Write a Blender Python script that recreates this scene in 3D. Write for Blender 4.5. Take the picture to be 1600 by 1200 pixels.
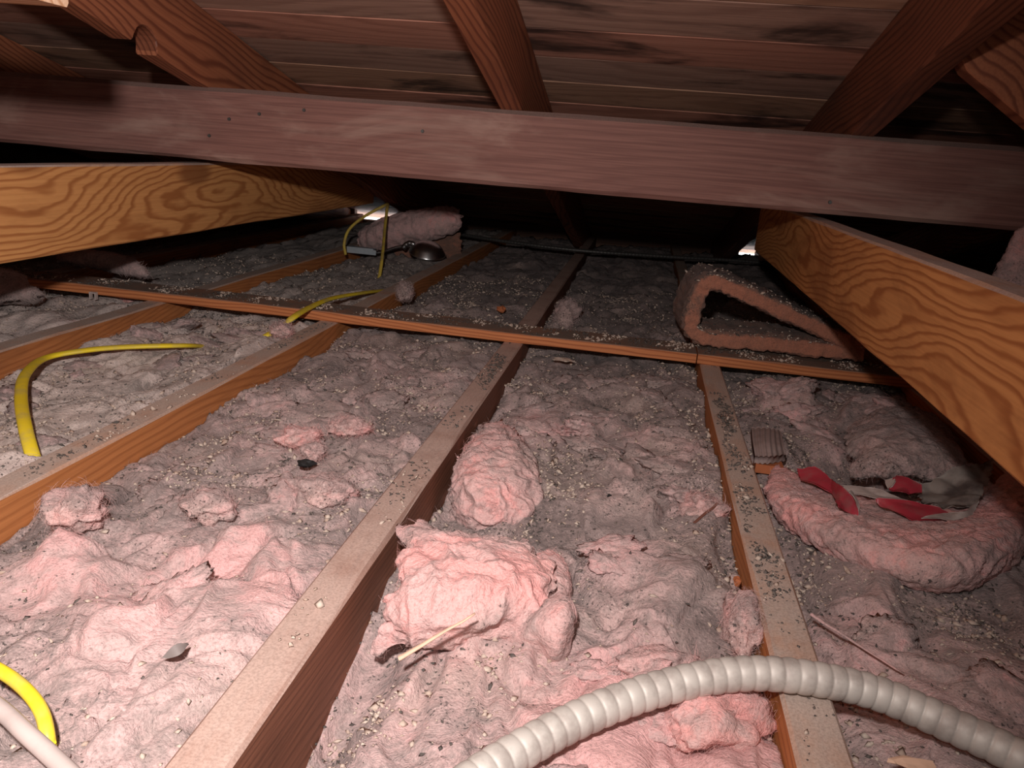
import bpy, bmesh, math, random
import numpy as np
from mathutils import Matrix, Vector

# ------------------------------------------------------------------ scene, camera, light
scene = bpy.context.scene
for o in list(bpy.data.objects):
    bpy.data.objects.remove(o)
COL = scene.collection
rng = np.random.default_rng(7)
random.seed(7)

F_PX = 1245.6
ROT = np.array([[0.98334164, 0.16463127, 0.07704393],      # camera right, down, forward in world axes
                [0.11979514, -0.26820164, -0.95588546],
                [-0.13670533, 0.94919146, -0.28345587]])
EYE = np.array([0.0, 0.0, 0.39])                            # 39 cm above the joist tops (z = 0)
cam_d = bpy.data.cameras.new('camera')
cam_d.sensor_width = 36.0
cam_d.lens = F_PX / 1600 * 36.0
cam_d.clip_start = 0.02
cam = bpy.data.objects.new('camera', cam_d)
COL.objects.link(cam)
m = Matrix.Identity(4)
for i in range(3):
    m[i][0] = ROT[0][i]; m[i][1] = -ROT[1][i]; m[i][2] = -ROT[2][i]; m[i][3] = EYE[i]
cam.matrix_world = m
scene.camera = cam

world = bpy.data.worlds.new('sky')
scene.world = world
world.use_nodes = True
bg = world.node_tree.nodes['Background']
bg.inputs[0].default_value = (0.95, 0.97, 1.0, 1)
bg.inputs[1].default_value = 3.5

# head lamp worn just above the phone, looking down and to the left
ld = bpy.data.lights.new('head_lamp', 'SPOT')
ld.energy = 59
ld.color = (1.0, 0.93, 0.90)
ld.spot_size = math.radians(156)
ld.spot_blend = 1.0
ld.shadow_soft_size = 0.018
lamp = bpy.data.objects.new('head_lamp', ld)
COL.objects.link(lamp)
lamp.location = (-0.06, -0.03, 0.54)
lamp.rotation_euler = (Vector((-0.86, 0.84, 0.16)) - Vector(lamp.location)).to_track_quat('-Z', 'Y').to_euler()
# the phone's own flash beside its lens
fd = bpy.data.lights.new('phone_flash', 'POINT')
fd.energy = 1.5
fd.color = (1.0, 0.95, 0.9)
fd.shadow_soft_size = 0.006
flash = bpy.data.objects.new('phone_flash', fd)
COL.objects.link(flash)
flash.location = (0.02, -0.01, 0.42)

scene.view_settings.view_transform = 'Standard'
scene.view_settings.look = 'None'
scene.view_settings.exposure = 0.0
scene.view_settings.gamma = 1.0
scene.view_settings.use_curve_mapping = False

# ------------------------------------------------------------------ helpers
def ray(px, py):
    return ROT.T @ np.array([(px - 800) / F_PX, (py - 600) / F_PX, 1.0])
def at_z(px, py, z):
    d = ray(px, py); return EYE + d * ((z - EYE[2]) / d[2])
def at_y(px, py, y):
    d = ray(px, py); return EYE + d * (y / d[1])
def at_x(px, py, x):
    d = ray(px, py); return EYE + d * (x / d[0])

def tag(o, label=None, cat=None, group=None, kind=None):
    if label: o['label'] = label
    if cat: o['category'] = cat
    if group: o['group'] = group
    if kind: o['kind'] = kind
    return o

def empty(name, loc):
    o = bpy.data.objects.new(name, None)
    o.empty_display_size = 0.05
    o.location = loc
    COL.objects.link(o)
    return o

_P = np.random.default_rng(11).permutation(256)
_P = np.concatenate([_P, _P, _P])
_G = np.random.default_rng(12).normal(size=(256, 3))
_G /= np.linalg.norm(_G, axis=1)[:, None]
def pn(x, y, z):
    x, y, z = np.broadcast_arrays(np.asarray(x, float), np.asarray(y, float), np.asarray(z, float))
    xi = np.floor(x).astype(int); yi = np.floor(y).astype(int); zi = np.floor(z).astype(int)
    xf = x - xi; yf = y - yi; zf = z - zi
    xi &= 255; yi &= 255; zi &= 255
    u = xf**3 * (xf * (xf * 6 - 15) + 10); v = yf**3 * (yf * (yf * 6 - 15) + 10); w = zf**3 * (zf * (zf * 6 - 15) + 10)
    r = 0
    for a in (0, 1):
        pa = _P[(xi + a) & 255]; wa = u if a else 1 - u
        for b in (0, 1):
            pb = _P[pa + ((yi + b) & 255)]; wb = v if b else 1 - v
            for c in (0, 1):
                g = _G[_P[pb + ((zi + c) & 255)]]; wc = w if c else 1 - w
                r = r + wa * wb * wc * (g[..., 0] * (xf - a) + g[..., 1] * (yf - b) + g[..., 2] * (zf - c))
    return r * 1.5
def fbm(x, y, z, n=4):
    r = 0; a = 1.0
    for i in range(n):
        r = r + a * pn(x * 2**i + 17.3 * i, y * 2**i + 5.1 * i, z * 2**i + 9.7 * i); a *= 0.5
    return r

def mesh_np(name, verts, quads, attrs=None, smooth=True, tris=None):
    me = bpy.data.meshes.new(name)
    verts = np.asarray(verts, dtype=np.float32)
    faces = []
    nq = 0 if quads is None else len(quads)
    nt = 0 if tris is None else len(tris)
    me.vertices.add(len(verts)); me.vertices.foreach_set('co', verts.ravel())
    loops = np.concatenate(([np.asarray(quads, np.int32).ravel()] if nq else []) + ([np.asarray(tris, np.int32).ravel()] if nt else []))
    me.loops.add(len(loops)); me.loops.foreach_set('vertex_index', loops)
    starts = np.concatenate([np.arange(nq) * 4, nq * 4 + np.arange(nt) * 3]).astype(np.int32)
    me.polygons.add(nq + nt); me.polygons.foreach_set('loop_start', starts)
    me.update(calc_edges=True)
    if smooth:
        me.polygons.foreach_set('use_smooth', np.ones(nq + nt, dtype=bool))
    for k, v in (attrs or {}).items():
        a = me.attributes.new(k, 'FLOAT', 'POINT'); a.data.foreach_set('value', np.asarray(v, np.float32).ravel())
    me.validate()
    return me

def obj(name, me, mat, parent=None, loc=(0, 0, 0), rot=(0, 0, 0)):
    o = bpy.data.objects.new(name, me)
    COL.objects.link(o)
    o.location = loc; o.rotation_euler = rot
    if mat is not None and not me.materials: me.materials.append(mat)
    if parent is not None: o.parent = parent
    return o

def grid_quads(nu, nv, closed_v=False):
    i = np.arange(nu - 1)[:, None]; jn = nv if closed_v else nv - 1
    j = np.arange(jn)[None, :]; j2 = (j + 1) % nv
    a = i * nv + j; b = i * nv + j2; c = (i + 1) * nv + j2; d = (i + 1) * nv + j
    return np.stack([a + 0 * b, b, c, d], -1).reshape(-1, 4)

def catmull(P, n):
    """resample along axis 0 with Catmull-Rom"""
    P = np.asarray(P, float)
    k = len(P)
    if k == 2:
        t = np.linspace(0, 1, n).reshape((-1,) + (1,) * (P.ndim - 1)); return P[0] * (1 - t) + P[1] * t
    Q = np.concatenate([[2 * P[0] - P[1]], P, [2 * P[-1] - P[-2]]])
    s = np.linspace(0, k - 1, n); i = np.minimum(s.astype(int), k - 2)
    t = (s - i).reshape((-1,) + (1,) * (P.ndim - 1))
    a, b, c, d = Q[i], Q[i + 1], Q[i + 2], Q[i + 3]
    return 0.5 * (2 * b + (c - a) * t + (2 * a - 5 * b + 4 * c - d) * t**2 + (3 * b - a - 3 * c + d) * t**3)

def vnormals(V, quads):
    a = V[quads[:, 2]] - V[quads[:, 0]]; b = V[quads[:, 3]] - V[quads[:, 1]]
    fn = np.cross(a, b); N = np.zeros_like(V)
    for k in range(4): np.add.at(N, quads[:, k], fn)
    return N / (np.linalg.norm(N, axis=1)[:, None] + 1e-12)

# ------------------------------------------------------------------ materials
def new_mat(name):
    mt = bpy.data.materials.new(name); mt.use_nodes = True
    nt = mt.node_tree
    return mt, nt, nt.nodes['Principled BSDF']
class NB:
    def __init__(s, nt): s.nt = nt
    def n(s, t, **kw):
        nd = s.nt.nodes.new(t)
        for k, v in kw.items(): setattr(nd, k, v)
        return nd
    def l(s, a, b): s.nt.links.new(a, b)
    def math(s, op, a, b=None, clamp=False):
        nd = s.n('ShaderNodeMath', operation=op, use_clamp=clamp)
        for i, v in enumerate((a, b)):
            if v is None: continue
            if isinstance(v, (int, float)): nd.inputs[i].default_value = v
            else: s.l(v, nd.inputs[i])
        return nd.outputs[0]
    def noise(s, vec, scale, detail=3, rough=0.55, dist=0.0):
        nd = s.n('ShaderNodeTexNoise'); s.l(vec, nd.inputs['Vector'])
        nd.inputs['Scale'].default_value = scale; nd.inputs['Detail'].default_value = detail
        nd.inputs['Roughness'].default_value = rough; nd.inputs['Distortion'].default_value = dist
        return nd.outputs['Fac']
    def mapping(s, vec, scale, loc=(0, 0, 0)):
        nd = s.n('ShaderNodeMapping'); s.l(vec, nd.inputs[0]); nd.inputs['Scale'].default_value = scale; nd.inputs['Location'].default_value = loc
        return nd.outputs[0]
    def ramp(s, fac, lo, hi, a=0.0, b=1.0):
        nd = s.n('ShaderNodeMapRange', clamp=True, interpolation_type='SMOOTHSTEP'); s.l(fac, nd.inputs[0])
        nd.inputs[1].default_value = lo; nd.inputs[2].default_value = hi; nd.inputs[3].default_value = a; nd.inputs[4].default_value = b
        return nd.outputs[0]
    def mix(s, fac, a, b, blend='MIX'):
        nd = s.n('ShaderNodeMix', data_type='RGBA', blend_type=blend)
        if isinstance(fac, (int, float)): nd.inputs[0].default_value = fac
        else: s.l(fac, nd.inputs[0])
        for i, v in ((6, a), (7, b)):
            if isinstance(v, tuple): nd.inputs[i].default_value = (*v, 1) if len(v) == 3 else v
            else: s.l(v, nd.inputs[i])
        return nd.outputs[2]
    def bump(s, h, strength, dist, prev=None):
        nd = s.n('ShaderNodeBump'); s.l(h, nd.inputs['Height'])
        nd.inputs['Strength'].default_value = strength; nd.inputs['Distance'].default_value = dist
        if prev is not None: s.l(prev, nd.inputs['Normal'])
        return nd.outputs[0]

def wood(name, light, dark, stain, axis='Y', freq=60, warp=2.2, along=1.6, sharp=0.35, stain_amt=0.35, dust=None, dust_amt=0.9,
         fine=0.35, rough=0.65, spots=0.0, figure=1.0, jitter=0.7, wobble=1.0):
    mt, nt, bs = new_mat(name); b = NB(nt)
    tc = b.n('ShaderNodeTexCoord'); oi = b.n('ShaderNodeObjectInfo')
    off = b.n('ShaderNodeVectorMath', operation='SCALE'); off.inputs[0].default_value = (7.3, 3.1, 5.7); b.l(oi.outputs['Random'], off.inputs['Scale'])
    add = b.n('ShaderNodeVectorMath', operation='ADD'); b.l(tc.outputs['Object'], add.inputs[0]); b.l(off.outputs[0], add.inputs[1])
    vec = add.outputs[0]
    ai = 'XYZ'.index(axis)
    sc = [4.2, 4.2, 4.2]; sc[ai] = along
    low = b.noise(b.mapping(vec, sc), 1.0, 1.0, 0.4, 0.2)
    sj = [38.0] * 3; sj[ai] = 9.0
    jit = b.noise(b.mapping(vec, sj), 1.0, 2.0, 0.5)
    sm = [11.0] * 3; sm[ai] = 3.6
    mid = b.noise(b.mapping(vec, sm), 1.0, 1.0, 0.5, 0.4)
    sep = b.n('ShaderNodeSeparateXYZ'); b.l(tc.outputs['Object'], sep.inputs[0])
    others = [i for i in range(3) if i != ai]
    lin = b.math('ADD', b.math('MULTIPLY', sep.outputs[others[1]], freq), b.math('MULTIPLY', sep.outputs[others[0]], freq * 0.8))
    field = b.math('ADD', lin, b.math('ADD', b.math('MULTIPLY', low, freq * 0.12 * warp), b.math('ADD', b.math('MULTIPLY', jit, jitter), b.math('MULTIPLY', mid, wobble))))
    fr = b.math('FRACT', field)
    ring = b.math('MULTIPLY', b.ramp(fr, 0.40, 0.76), b.ramp(fr, 1.0, 0.80))
    sf = [260.0] * 3; sf[ai] = 5.0
    fn = b.noise(b.mapping(vec, sf), 1.0, 3.0, 0.6)
    ss = [9.0] * 3; ss[ai] = 3.0
    st = b.noise(b.mapping(vec, ss), 1.0, 5.0, 0.62, 0.4)
    col = b.mix(b.math('MULTIPLY', ring, figure), light, dark)
    col = b.mix(b.math('MULTIPLY', b.ramp(fn, 0.35, 0.7), fine), col, dark)
    col = b.mix(b.math('MULTIPLY', b.ramp(st, 0.48, 0.7), stain_amt), col, stain)
    if spots:
        vo = b.n('ShaderNodeTexVoronoi'); b.l(b.mapping(vec, tuple(5.0 if i != ai else 2.0 for i in range(3))), vo.inputs['Vector']); vo.inputs['Scale'].default_value = 1.0
        col = b.mix(b.math('MULTIPLY', b.ramp(vo.outputs['Distance'], 0.16, 0.08), spots), col, stain)
    h = b.math('ADD', b.math('MULTIPLY', fn, 0.7), b.math('MULTIPLY', ring, -0.12))
    if dust is not None:
        ge = b.n('ShaderNodeNewGeometry'); sn = b.n('ShaderNodeSeparateXYZ'); b.l(ge.outputs['True Normal'], sn.inputs[0])
        up = b.ramp(sn.outputs[2], 0.5, 0.8)
        dn = b.noise(vec, 14.0, 5.0, 0.65)
        dn2 = b.noise(vec, 420.0, 2.0, 0.7)
        dcol = b.mix(b.ramp(dn2, 0.35, 0.7), dust, tuple(c * 0.72 for c in dust))
        dd = b.math('MULTIPLY', up, b.math('MULTIPLY', b.ramp(dn, 0.2, 0.6, 0.55, 1.0), dust_amt))
        col = b.mix(dd, col, dcol)
    b.l(col, bs.inputs['Base Color'])
    bs.inputs['Roughness'].default_value = rough
    bs.inputs['Specular IOR Level'].default_value = 0.25
    b.l(b.bump(h, 0.5, 0.0012), bs.inputs['Normal'])
    return mt

def insulation(name, pink, dustc, darkc, fresh=(0.86, 0.33, 0.29), warm=(0.62, 0.47, 0.40), pale=(0.80, 0.60, 0.56)):
    mt, nt, bs = new_mat(name); b = NB(nt)
    tc = b.n('ShaderNodeTexCoord'); vec = tc.outputs['Object']
    at = b.n('ShaderNodeAttribute', attribute_name='dust')
    # swirled coordinates: the wool is pulled into curling layers
    wv = b.n('ShaderNodeTexNoise'); b.l(vec, wv.inputs['Vector']); wv.inputs['Scale'].default_value = 8.0; wv.inputs['Detail'].default_value = 2.0
    sw = b.n('ShaderNodeVectorMath', operation='MULTIPLY_ADD'); b.l(wv.outputs['Color'], sw.inputs[0]); sw.inputs[1].default_value = (0.22, 0.22, 0.22); b.l(vec, sw.inputs[2])
    swv = sw.outputs[0]
    n1 = b.noise(vec, 16.0, 6.0, 0.65, 1.0)
    n2 = b.noise(b.mapping(swv, (38.0, 80.0, 60.0)), 1.0, 5.0, 0.65, 0.5)
    n3 = b.noise(vec, 420.0, 2.0, 0.6, 0.3)
    n4 = b.noise(vec, 130.0, 3.0, 0.65)
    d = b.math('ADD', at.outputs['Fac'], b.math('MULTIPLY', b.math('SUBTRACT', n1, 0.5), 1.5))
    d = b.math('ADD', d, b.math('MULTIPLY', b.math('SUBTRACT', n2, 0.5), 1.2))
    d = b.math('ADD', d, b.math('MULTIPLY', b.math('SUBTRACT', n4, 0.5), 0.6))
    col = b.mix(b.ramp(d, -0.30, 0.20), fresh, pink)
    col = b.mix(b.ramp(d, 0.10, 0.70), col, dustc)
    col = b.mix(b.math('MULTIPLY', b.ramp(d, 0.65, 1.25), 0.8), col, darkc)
    col = b.mix(b.math('MULTIPLY', b.ramp(b.noise(vec, 7.0, 2.0), 0.45, 0.7), 0.22), col, warm)
    col = b.mix(b.math('MULTIPLY', b.ramp(n3, 0.50, 0.72), 0.40), col, darkc)
    col = b.mix(b.math('MULTIPLY', b.ramp(n3, 0.45, 0.25), 0.25), col, pale)
    # specks of grit, dark and light
    sp = b.noise(vec, 330.0, 1.0, 0.5); spm = b.noise(vec, 10.0, 5.0, 0.65)
    grit = b.math('MULTIPLY', b.ramp(sp, 0.62, 0.67), b.ramp(spm, 0.42, 0.58))
    grit = b.math('MULTIPLY', grit, b.ramp(d, 0.05, 0.5))
    col = b.mix(b.math('MULTIPLY', grit, 0.9), col, (0.05, 0.042, 0.04))
    lite = b.math('MULTIPLY', b.ramp(sp, 0.36, 0.32), b.ramp(spm, 0.46, 0.62))
    lite = b.math('MULTIPLY', lite, b.ramp(d, 0.05, 0.5))
    col = b.mix(b.math('MULTIPLY', lite, 0.6), col, pale)
    b.l(col, bs.inputs['Base Color'])
    bs.inputs['Roughness'].default_value = 1.0
    bs.inputs['Specular IOR Level'].default_value = 0.03
    bs.inputs['Sheen Weight'].default_value = 0.1
    bs.inputs['Sheen Roughness'].default_value = 0.6
    fib = b.noise(b.mapping(swv, (60.0, 260.0, 160.0)), 1.0, 3.0, 0.6)
    hb = b.math('ADD', b.math('MULTIPLY', n3, 0.35), b.math('ADD', b.math('MULTIPLY', n4, 0.7), b.math('ADD', b.math('MULTIPLY', n2, 0.9), b.math('MULTIPLY', fib, 0.5))))
    b.l(b.bump(hb, 0.6, 0.005), bs.inputs['Normal'])
    return mt

def plain(name, col, rough=0.6, metal=0.0, var=0.25, scale=40.0, col2=None, bump=0.0, spec=0.4):
    mt, nt, bs = new_mat(name); b = NB(nt)
    tc = b.n('ShaderNodeTexCoord'); n = b.noise(tc.outputs['Object'], scale, 4.0, 0.6)
    c2 = col2 or tuple(c * 0.55 for c in col)
    c = b.mix(b.math('MULTIPLY', b.ramp(n, 0.4, 0.7), var if col2 is None else 1.0), col, c2)
    b.l(c, bs.inputs['Base Color'])
    bs.inputs['Roughness'].default_value = rough; bs.inputs['Metallic'].default_value = metal
    bs.inputs['Specular IOR Level'].default_value = spec
    if bump: b.l(b.bump(n, bump, 0.004), bs.inputs['Normal'])
    return mt

M = {}
M['joist'] = wood('joist_wood', figure=0.5, light=(0.56, 0.215, 0.075), dark=(0.30, 0.095, 0.03), stain=(0.16, 0.06, 0.03), freq=90, warp=2.2, along=0.9,
                  stain_amt=0.5, dust=(0.56, 0.455, 0.395), dust_amt=0.93)
M['joist_dark'] = wood('joist_dark_wood', (0.27, 0.11, 0.066), (0.13, 0.048, 0.029), (0.08, 0.035, 0.025), freq=120, warp=2.4, along=0.9, figure=0.45,
                       stain_amt=0.5, dust=(0.64, 0.475, 0.41), dust_amt=0.78)
M['board'] = wood('cross_board_wood', (0.60, 0.22, 0.085), (0.36, 0.11, 0.04), (0.2, 0.07, 0.03), axis='X', freq=120, warp=1.0, along=0.9,
                  stain_amt=0.25, dust=(0.22, 0.17, 0.14), dust_amt=0.98)
M['beam'] = wood('beam_wood', (0.265, 0.128, 0.104), (0.125, 0.055, 0.047), (0.44, 0.29, 0.235), axis='X', freq=60, warp=1.6, along=0.8,
                 stain_amt=0.6, dust=(0.2, 0.15, 0.13), fine=0.55, figure=0.25, rough=0.75)
M['tie'] = wood('tie_wood', (0.66, 0.31, 0.11), (0.36, 0.125, 0.038), (0.24, 0.085, 0.03), freq=100, warp=2.9, along=1.15, jitter=1.5, wobble=3.2, figure=0.85,
                stain_amt=0.6, dust=(0.55, 0.47, 0.44), spots=0.8, fine=0.25)
M['rafter'] = wood('rafter_wood', (0.36, 0.125, 0.06), (0.18, 0.053, 0.027), (0.12, 0.04, 0.025), freq=75, warp=2.0, along=1.2, stain_amt=0.45, fine=0.3)
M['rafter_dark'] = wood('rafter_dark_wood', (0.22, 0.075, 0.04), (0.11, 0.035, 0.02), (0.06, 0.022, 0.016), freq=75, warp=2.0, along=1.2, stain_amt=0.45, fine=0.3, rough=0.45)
M['rafter_pale'] = wood('rafter_pale_wood', (0.62, 0.40, 0.27), (0.42, 0.22, 0.12), (0.3, 0.15, 0.08), axis='X', freq=75, warp=2.0, along=1.2, stain_amt=0.3)
def plank_mat(name, light, dark):
    return wood(name, light, dark, (0.03, 0.02, 0.018), axis='X', freq=34, warp=3.0, along=1.0, stain_amt=0.9, fine=0.5, figure=0.5, rough=0.7)
M['plank'] = [plank_mat('roof_plank_red', (0.58, 0.28, 0.20), (0.34, 0.145, 0.10)),
              plank_mat('roof_plank_brown', (0.52, 0.30, 0.20), (0.30, 0.155, 0.10)),
              plank_mat('roof_plank_grey', (0.47, 0.285, 0.215), (0.26, 0.14, 0.105))]
M['felt'] = plain('roof_felt', (0.03, 0.027, 0.025), 0.9)
M['drywall'] = plain('ceiling_back', (0.3, 0.26, 0.23), 0.9)
M['gable'] = plain('gable_wood', (0.16, 0.085, 0.06), 0.8, scale=9)
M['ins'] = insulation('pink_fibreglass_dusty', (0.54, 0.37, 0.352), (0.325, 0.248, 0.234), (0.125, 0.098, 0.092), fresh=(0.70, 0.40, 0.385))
M['ins_left'] = insulation('dusty_fibreglass_lit_left', (0.66, 0.53, 0.485), (0.56, 0.465, 0.425), (0.19, 0.16, 0.145), fresh=(0.72, 0.46, 0.42), pale=(0.82, 0.70, 0.63))  # pale dust, with the stronger left-side light put into its colour
M['ins_pink'] = insulation('pink_fibreglass_fresh', (0.66, 0.41, 0.388), (0.41, 0.295, 0.278), (0.18, 0.132, 0.125), fresh=(0.80, 0.385, 0.36))
M['ins_brown'] = insulation('brown_mineral_wool', (0.38, 0.165, 0.11), (0.22, 0.125, 0.095), (0.085, 0.062, 0.056), fresh=(0.44, 0.18, 0.115), warm=(0.36, 0.18, 0.11), pale=(0.55, 0.32, 0.22))
M['crumb'] = plain('pale_crumbs', (0.56, 0.46, 0.385), 0.9, scale=90, col2=(0.40, 0.28, 0.22))
M['soot'] = plain('dark_grit', (0.075, 0.066, 0.06), 0.9, scale=90, col2=(0.20, 0.16, 0.14))
M['yellow'] = plain('yellow_cable_sheath', (0.86, 0.66, 0.03), 0.45, scale=30, col2=(0.66, 0.52, 0.10))
M['yellow_old'] = plain('dull_yellow_cable_sheath', (0.62, 0.45, 0.07), 0.5, scale=30, col2=(0.40, 0.28, 0.08))
M['white_cable'] = plain('white_cable_sheath', (0.52, 0.43, 0.40), 0.5)
M['conduit'] = plain('galvanised_conduit', (0.60, 0.555, 0.505), 0.58, metal=0.2, scale=45, col2=(0.42, 0.37, 0.335))
M['dark_conduit'] = plain('dark_conduit', (0.10, 0.095, 0.09), 0.5, metal=0.5)
M['silver'] = plain('bright_aluminium', (0.72, 0.73, 0.74), 0.28, metal=1.0, scale=20)
M['galv'] = plain('galvanised_steel', (0.50, 0.56, 0.60), 0.5, metal=0.4, scale=30)
M['foil'] = plain('crumpled_foil', (0.75, 0.75, 0.78), 0.3, metal=0.9, scale=50, bump=0.6)
M['red_paper'] = plain('red_printed_paper', (0.42, 0.04, 0.06), 0.4, scale=50, col2=(0.36, 0.09, 0.095))
M['white_paper'] = plain('white_torn_paper', (0.58, 0.50, 0.46), 0.6, scale=60, col2=(0.42, 0.34, 0.31))
M['grey_paper'] = plain('grey_coated_paper', (0.34, 0.30, 0.27), 0.35, scale=22, col2=(0.11, 0.09, 0.085))
M['pale_stick'] = plain('split_wood', (0.75, 0.50, 0.36), 0.7, scale=80)
M['twig'] = plain('dark_twig', (0.16, 0.06, 0.04), 0.7)
M['card'] = plain('grey_cardboard', (0.30, 0.225, 0.21), 0.85, scale=50, col2=(0.25, 0.18, 0.16))
M['rust'] = plain('rusty_chip', (0.42, 0.13, 0.05), 0.8)
M['black'] = plain('black_lump', (0.015, 0.014, 0.014), 0.7)
M['leafgrey'] = plain('grey_sliver', (0.20, 0.165, 0.155), 0.7)

# ------------------------------------------------------------------ solid timber
def timber(name, size, mat, loc, rot=(0, 0, 0), axis=1, seg=24, bev=0.003, wob=0.0015, seed=0, parent=None, cut=None):
    """bevelled board, long along the given local axis, centred on its origin, edges slightly uneven"""
    L = size[axis]; o2 = [i for i in range(3) if i != axis]
    w, h = size[o2[0]] / 2, size[o2[1]] / 2
    prof = [(-w + bev, -h), (w - bev, -h), (w, -h + bev), (w, h - bev), (w - bev, h), (-w + bev, h), (-w, h - bev), (-w, -h + bev)]
    V = []
    for i in range(seg + 1):
        t = -L / 2 + L * i / seg
        for k, (a, c) in enumerate(prof):
            nn = pn(t * 6 + seed, k // 2 * 3.3, seed * 1.7) * wob
            p = [0, 0, 0]; p[axis] = t; p[o2[0]] = a + nn * (1 if a < 0 else -1) * 0.6; p[o2[1]] = c + nn
            V.append(p)
    V = np.array(V)
    q = grid_quads(seg + 1, 8, True)
    bm = bmesh.new()
    vs = [bm.verts.new(v) for v in V]
    for f in q: bm.faces.new([vs[i] for i in f])
    bm.faces.new(vs[:8]); bm.faces.new(vs[-8:])
    bmesh.ops.recalc_face_normals(bm, faces=bm.faces)
    me = bpy.data.meshes.new(name); bm.to_mesh(me); bm.free()
    return obj(name, me, mat, parent, loc, rot)

TAN = 0.2315; ANG = math.atan(TAN)
def roof_z(y): return 0.957 - TAN * y          # underside of the roof boards
def rafter_z(y): return 0.820 - TAN * y        # underside of the rafters

# ---- floor: back of the plaster ceiling below
def struct(o): o['kind'] = 'structure'; return o
def box_mesh(name, lo, hi):
    lo = np.array(lo); hi = np.array(hi)
    V = [[(lo, hi)[i][0], (lo, hi)[j][1], (lo, hi)[k][2]] for i in (0, 1) for j in (0, 1) for k in (0, 1)]
    Q = [(0, 1, 3, 2), (4, 6, 7, 5), (0, 4, 5, 1), (2, 3, 7, 6), (0, 2, 6, 4), (1, 5, 7, 3)]
    me = bpy.data.meshes.new(name); me.from_pydata(V, [], Q); me.update(); return me
XL, XR, YB, YF = -2.6, 2.2, -2.6, 4.05
struct(obj('floor', box_mesh('floor', (XL, YB, -0.16), (XR, YF + 0.12, -0.142)), M['drywall']))
struct(obj('wall_left', box_mesh('wall_left', (XL - 0.03, YB, -0.16), (XL, YF + 0.1, 1.4)), M['gable']))
struct(obj('wall_right', box_mesh('wall_right', (XR, YB, -0.16), (XR + 0.03, YF + 0.1, 1.4)), M['gable']))
struct(obj('wall_back', box_mesh('wall_back', (XL, YB - 0.03, -0.16), (XR, YB, 1.4)), M['gable']))
# wall plate at the eave, with open gaps under the roof boards
struct(obj('wall_front', box_mesh('wall_front', (XL, YF, -0.16), (XR, YF + 0.06, -0.03)), M['gable']))

# ---- roof deck: boards laid across the rafters
deck = obj('ceiling', box_mesh('ceiling', (XL - 0.02, -1.0, 0.0), (XR + 0.02, 1.0, 0.012)), M['felt'])
yA, yE = -1.2, 4.25
lenS = (yE - yA) / math.cos(ANG)
deck.scale = (1, lenS / 2, 1)
deck.location = (0, (yA + yE) / 2, roof_z((yA + yE) / 2) + 0.026)
deck.rotation_euler = (-ANG, 0, 0)
struct(deck)
bpy.context.view_layer.update()
step = 0.1465
seams = np.arange(1.548 - 19 * step, 4.2, step)
for i, ys in enumerate(seams):
    wv = step / math.cos(ANG) - 0.0032
    yc = ys + step / 2
    tilt = rng.normal(0, 0.012)
    p = timber('plank', (XR - XL, wv, 0.019), M['plank'][[0, 1, 2, 0, 2, 1, 0, 1][i % 8]],
               (0, yc, roof_z(yc) + 0.0125 + rng.uniform(-0.0015, 0.0015)), (-ANG + tilt, 0, 0), axis=0, seg=30, bev=0.0025, wob=0.0012, seed=i * 3.1)
    p.parent = deck; p.matrix_parent_inverse = deck.matrix_world.inverted()
# rear slope behind the camera closes the attic
rear = obj('ceiling', box_mesh('ceiling', (XL - 0.02, -1.6, 0), (XR + 0.02, 0, 0.02)), M['gable'])
rear.location = (0, -1.15, roof_z(-1.2) + 0.03); rear.rotation_euler = (ANG, 0, 0); struct(rear)

# eave blocking between roof and plate, two gaps let daylight in
gaps = [tuple(at_y(px, 337, 4.08)[0] for px in (556, 621)), tuple(at_y(px, 388, 4.08)[0] for px in (1155, 1188))]
edges = [XL] + [g for p in gaps for g in p] + [XR]
for i in range(0, len(edges), 2):
    o = obj('trim_%d' % (i // 2 + 1), box_mesh('trim', (edges[i], YF + 0.012, -0.03), (edges[i + 1], YF + 0.05, roof_z(YF) + 0.02)), M['gable'])
    struct(o)

# ------------------------------------------------------------------ joists
JW, JD = 0.041, 0.14
J_R = [-1.434, -1.028, -0.622, -0.216, 0.190, 0.596, 1.002]
J_LAB = ['dusty ceiling joist at the far left, mostly under the orange tie beam',
         'short visible dusty joist at the left edge, beyond the yellow cable loop',
         'dusty orange-sided joist right beside the yellow cable loop on the left',
         'wide pale-topped foreground joist running up from the bottom left of centre',
         'grit-strewn joist with orange side that the silver flexible conduit crosses',
         'brown joist half hidden below the right orange tie beam',
         'ceiling joist right of the right orange tie beam, in the dark']
for i, xr in enumerate(J_R):
    o = timber('ceiling_joist', (JW, 6.4, JD), M['joist_dark'] if i == 3 else M['joist'], (xr - JW / 2, 0.85, -JD / 2), seg=60, bev=0.003, wob=0.002, seed=i * 5.3)
    tag(o, J_LAB[i], 'joist', 'ceiling joists')

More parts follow.
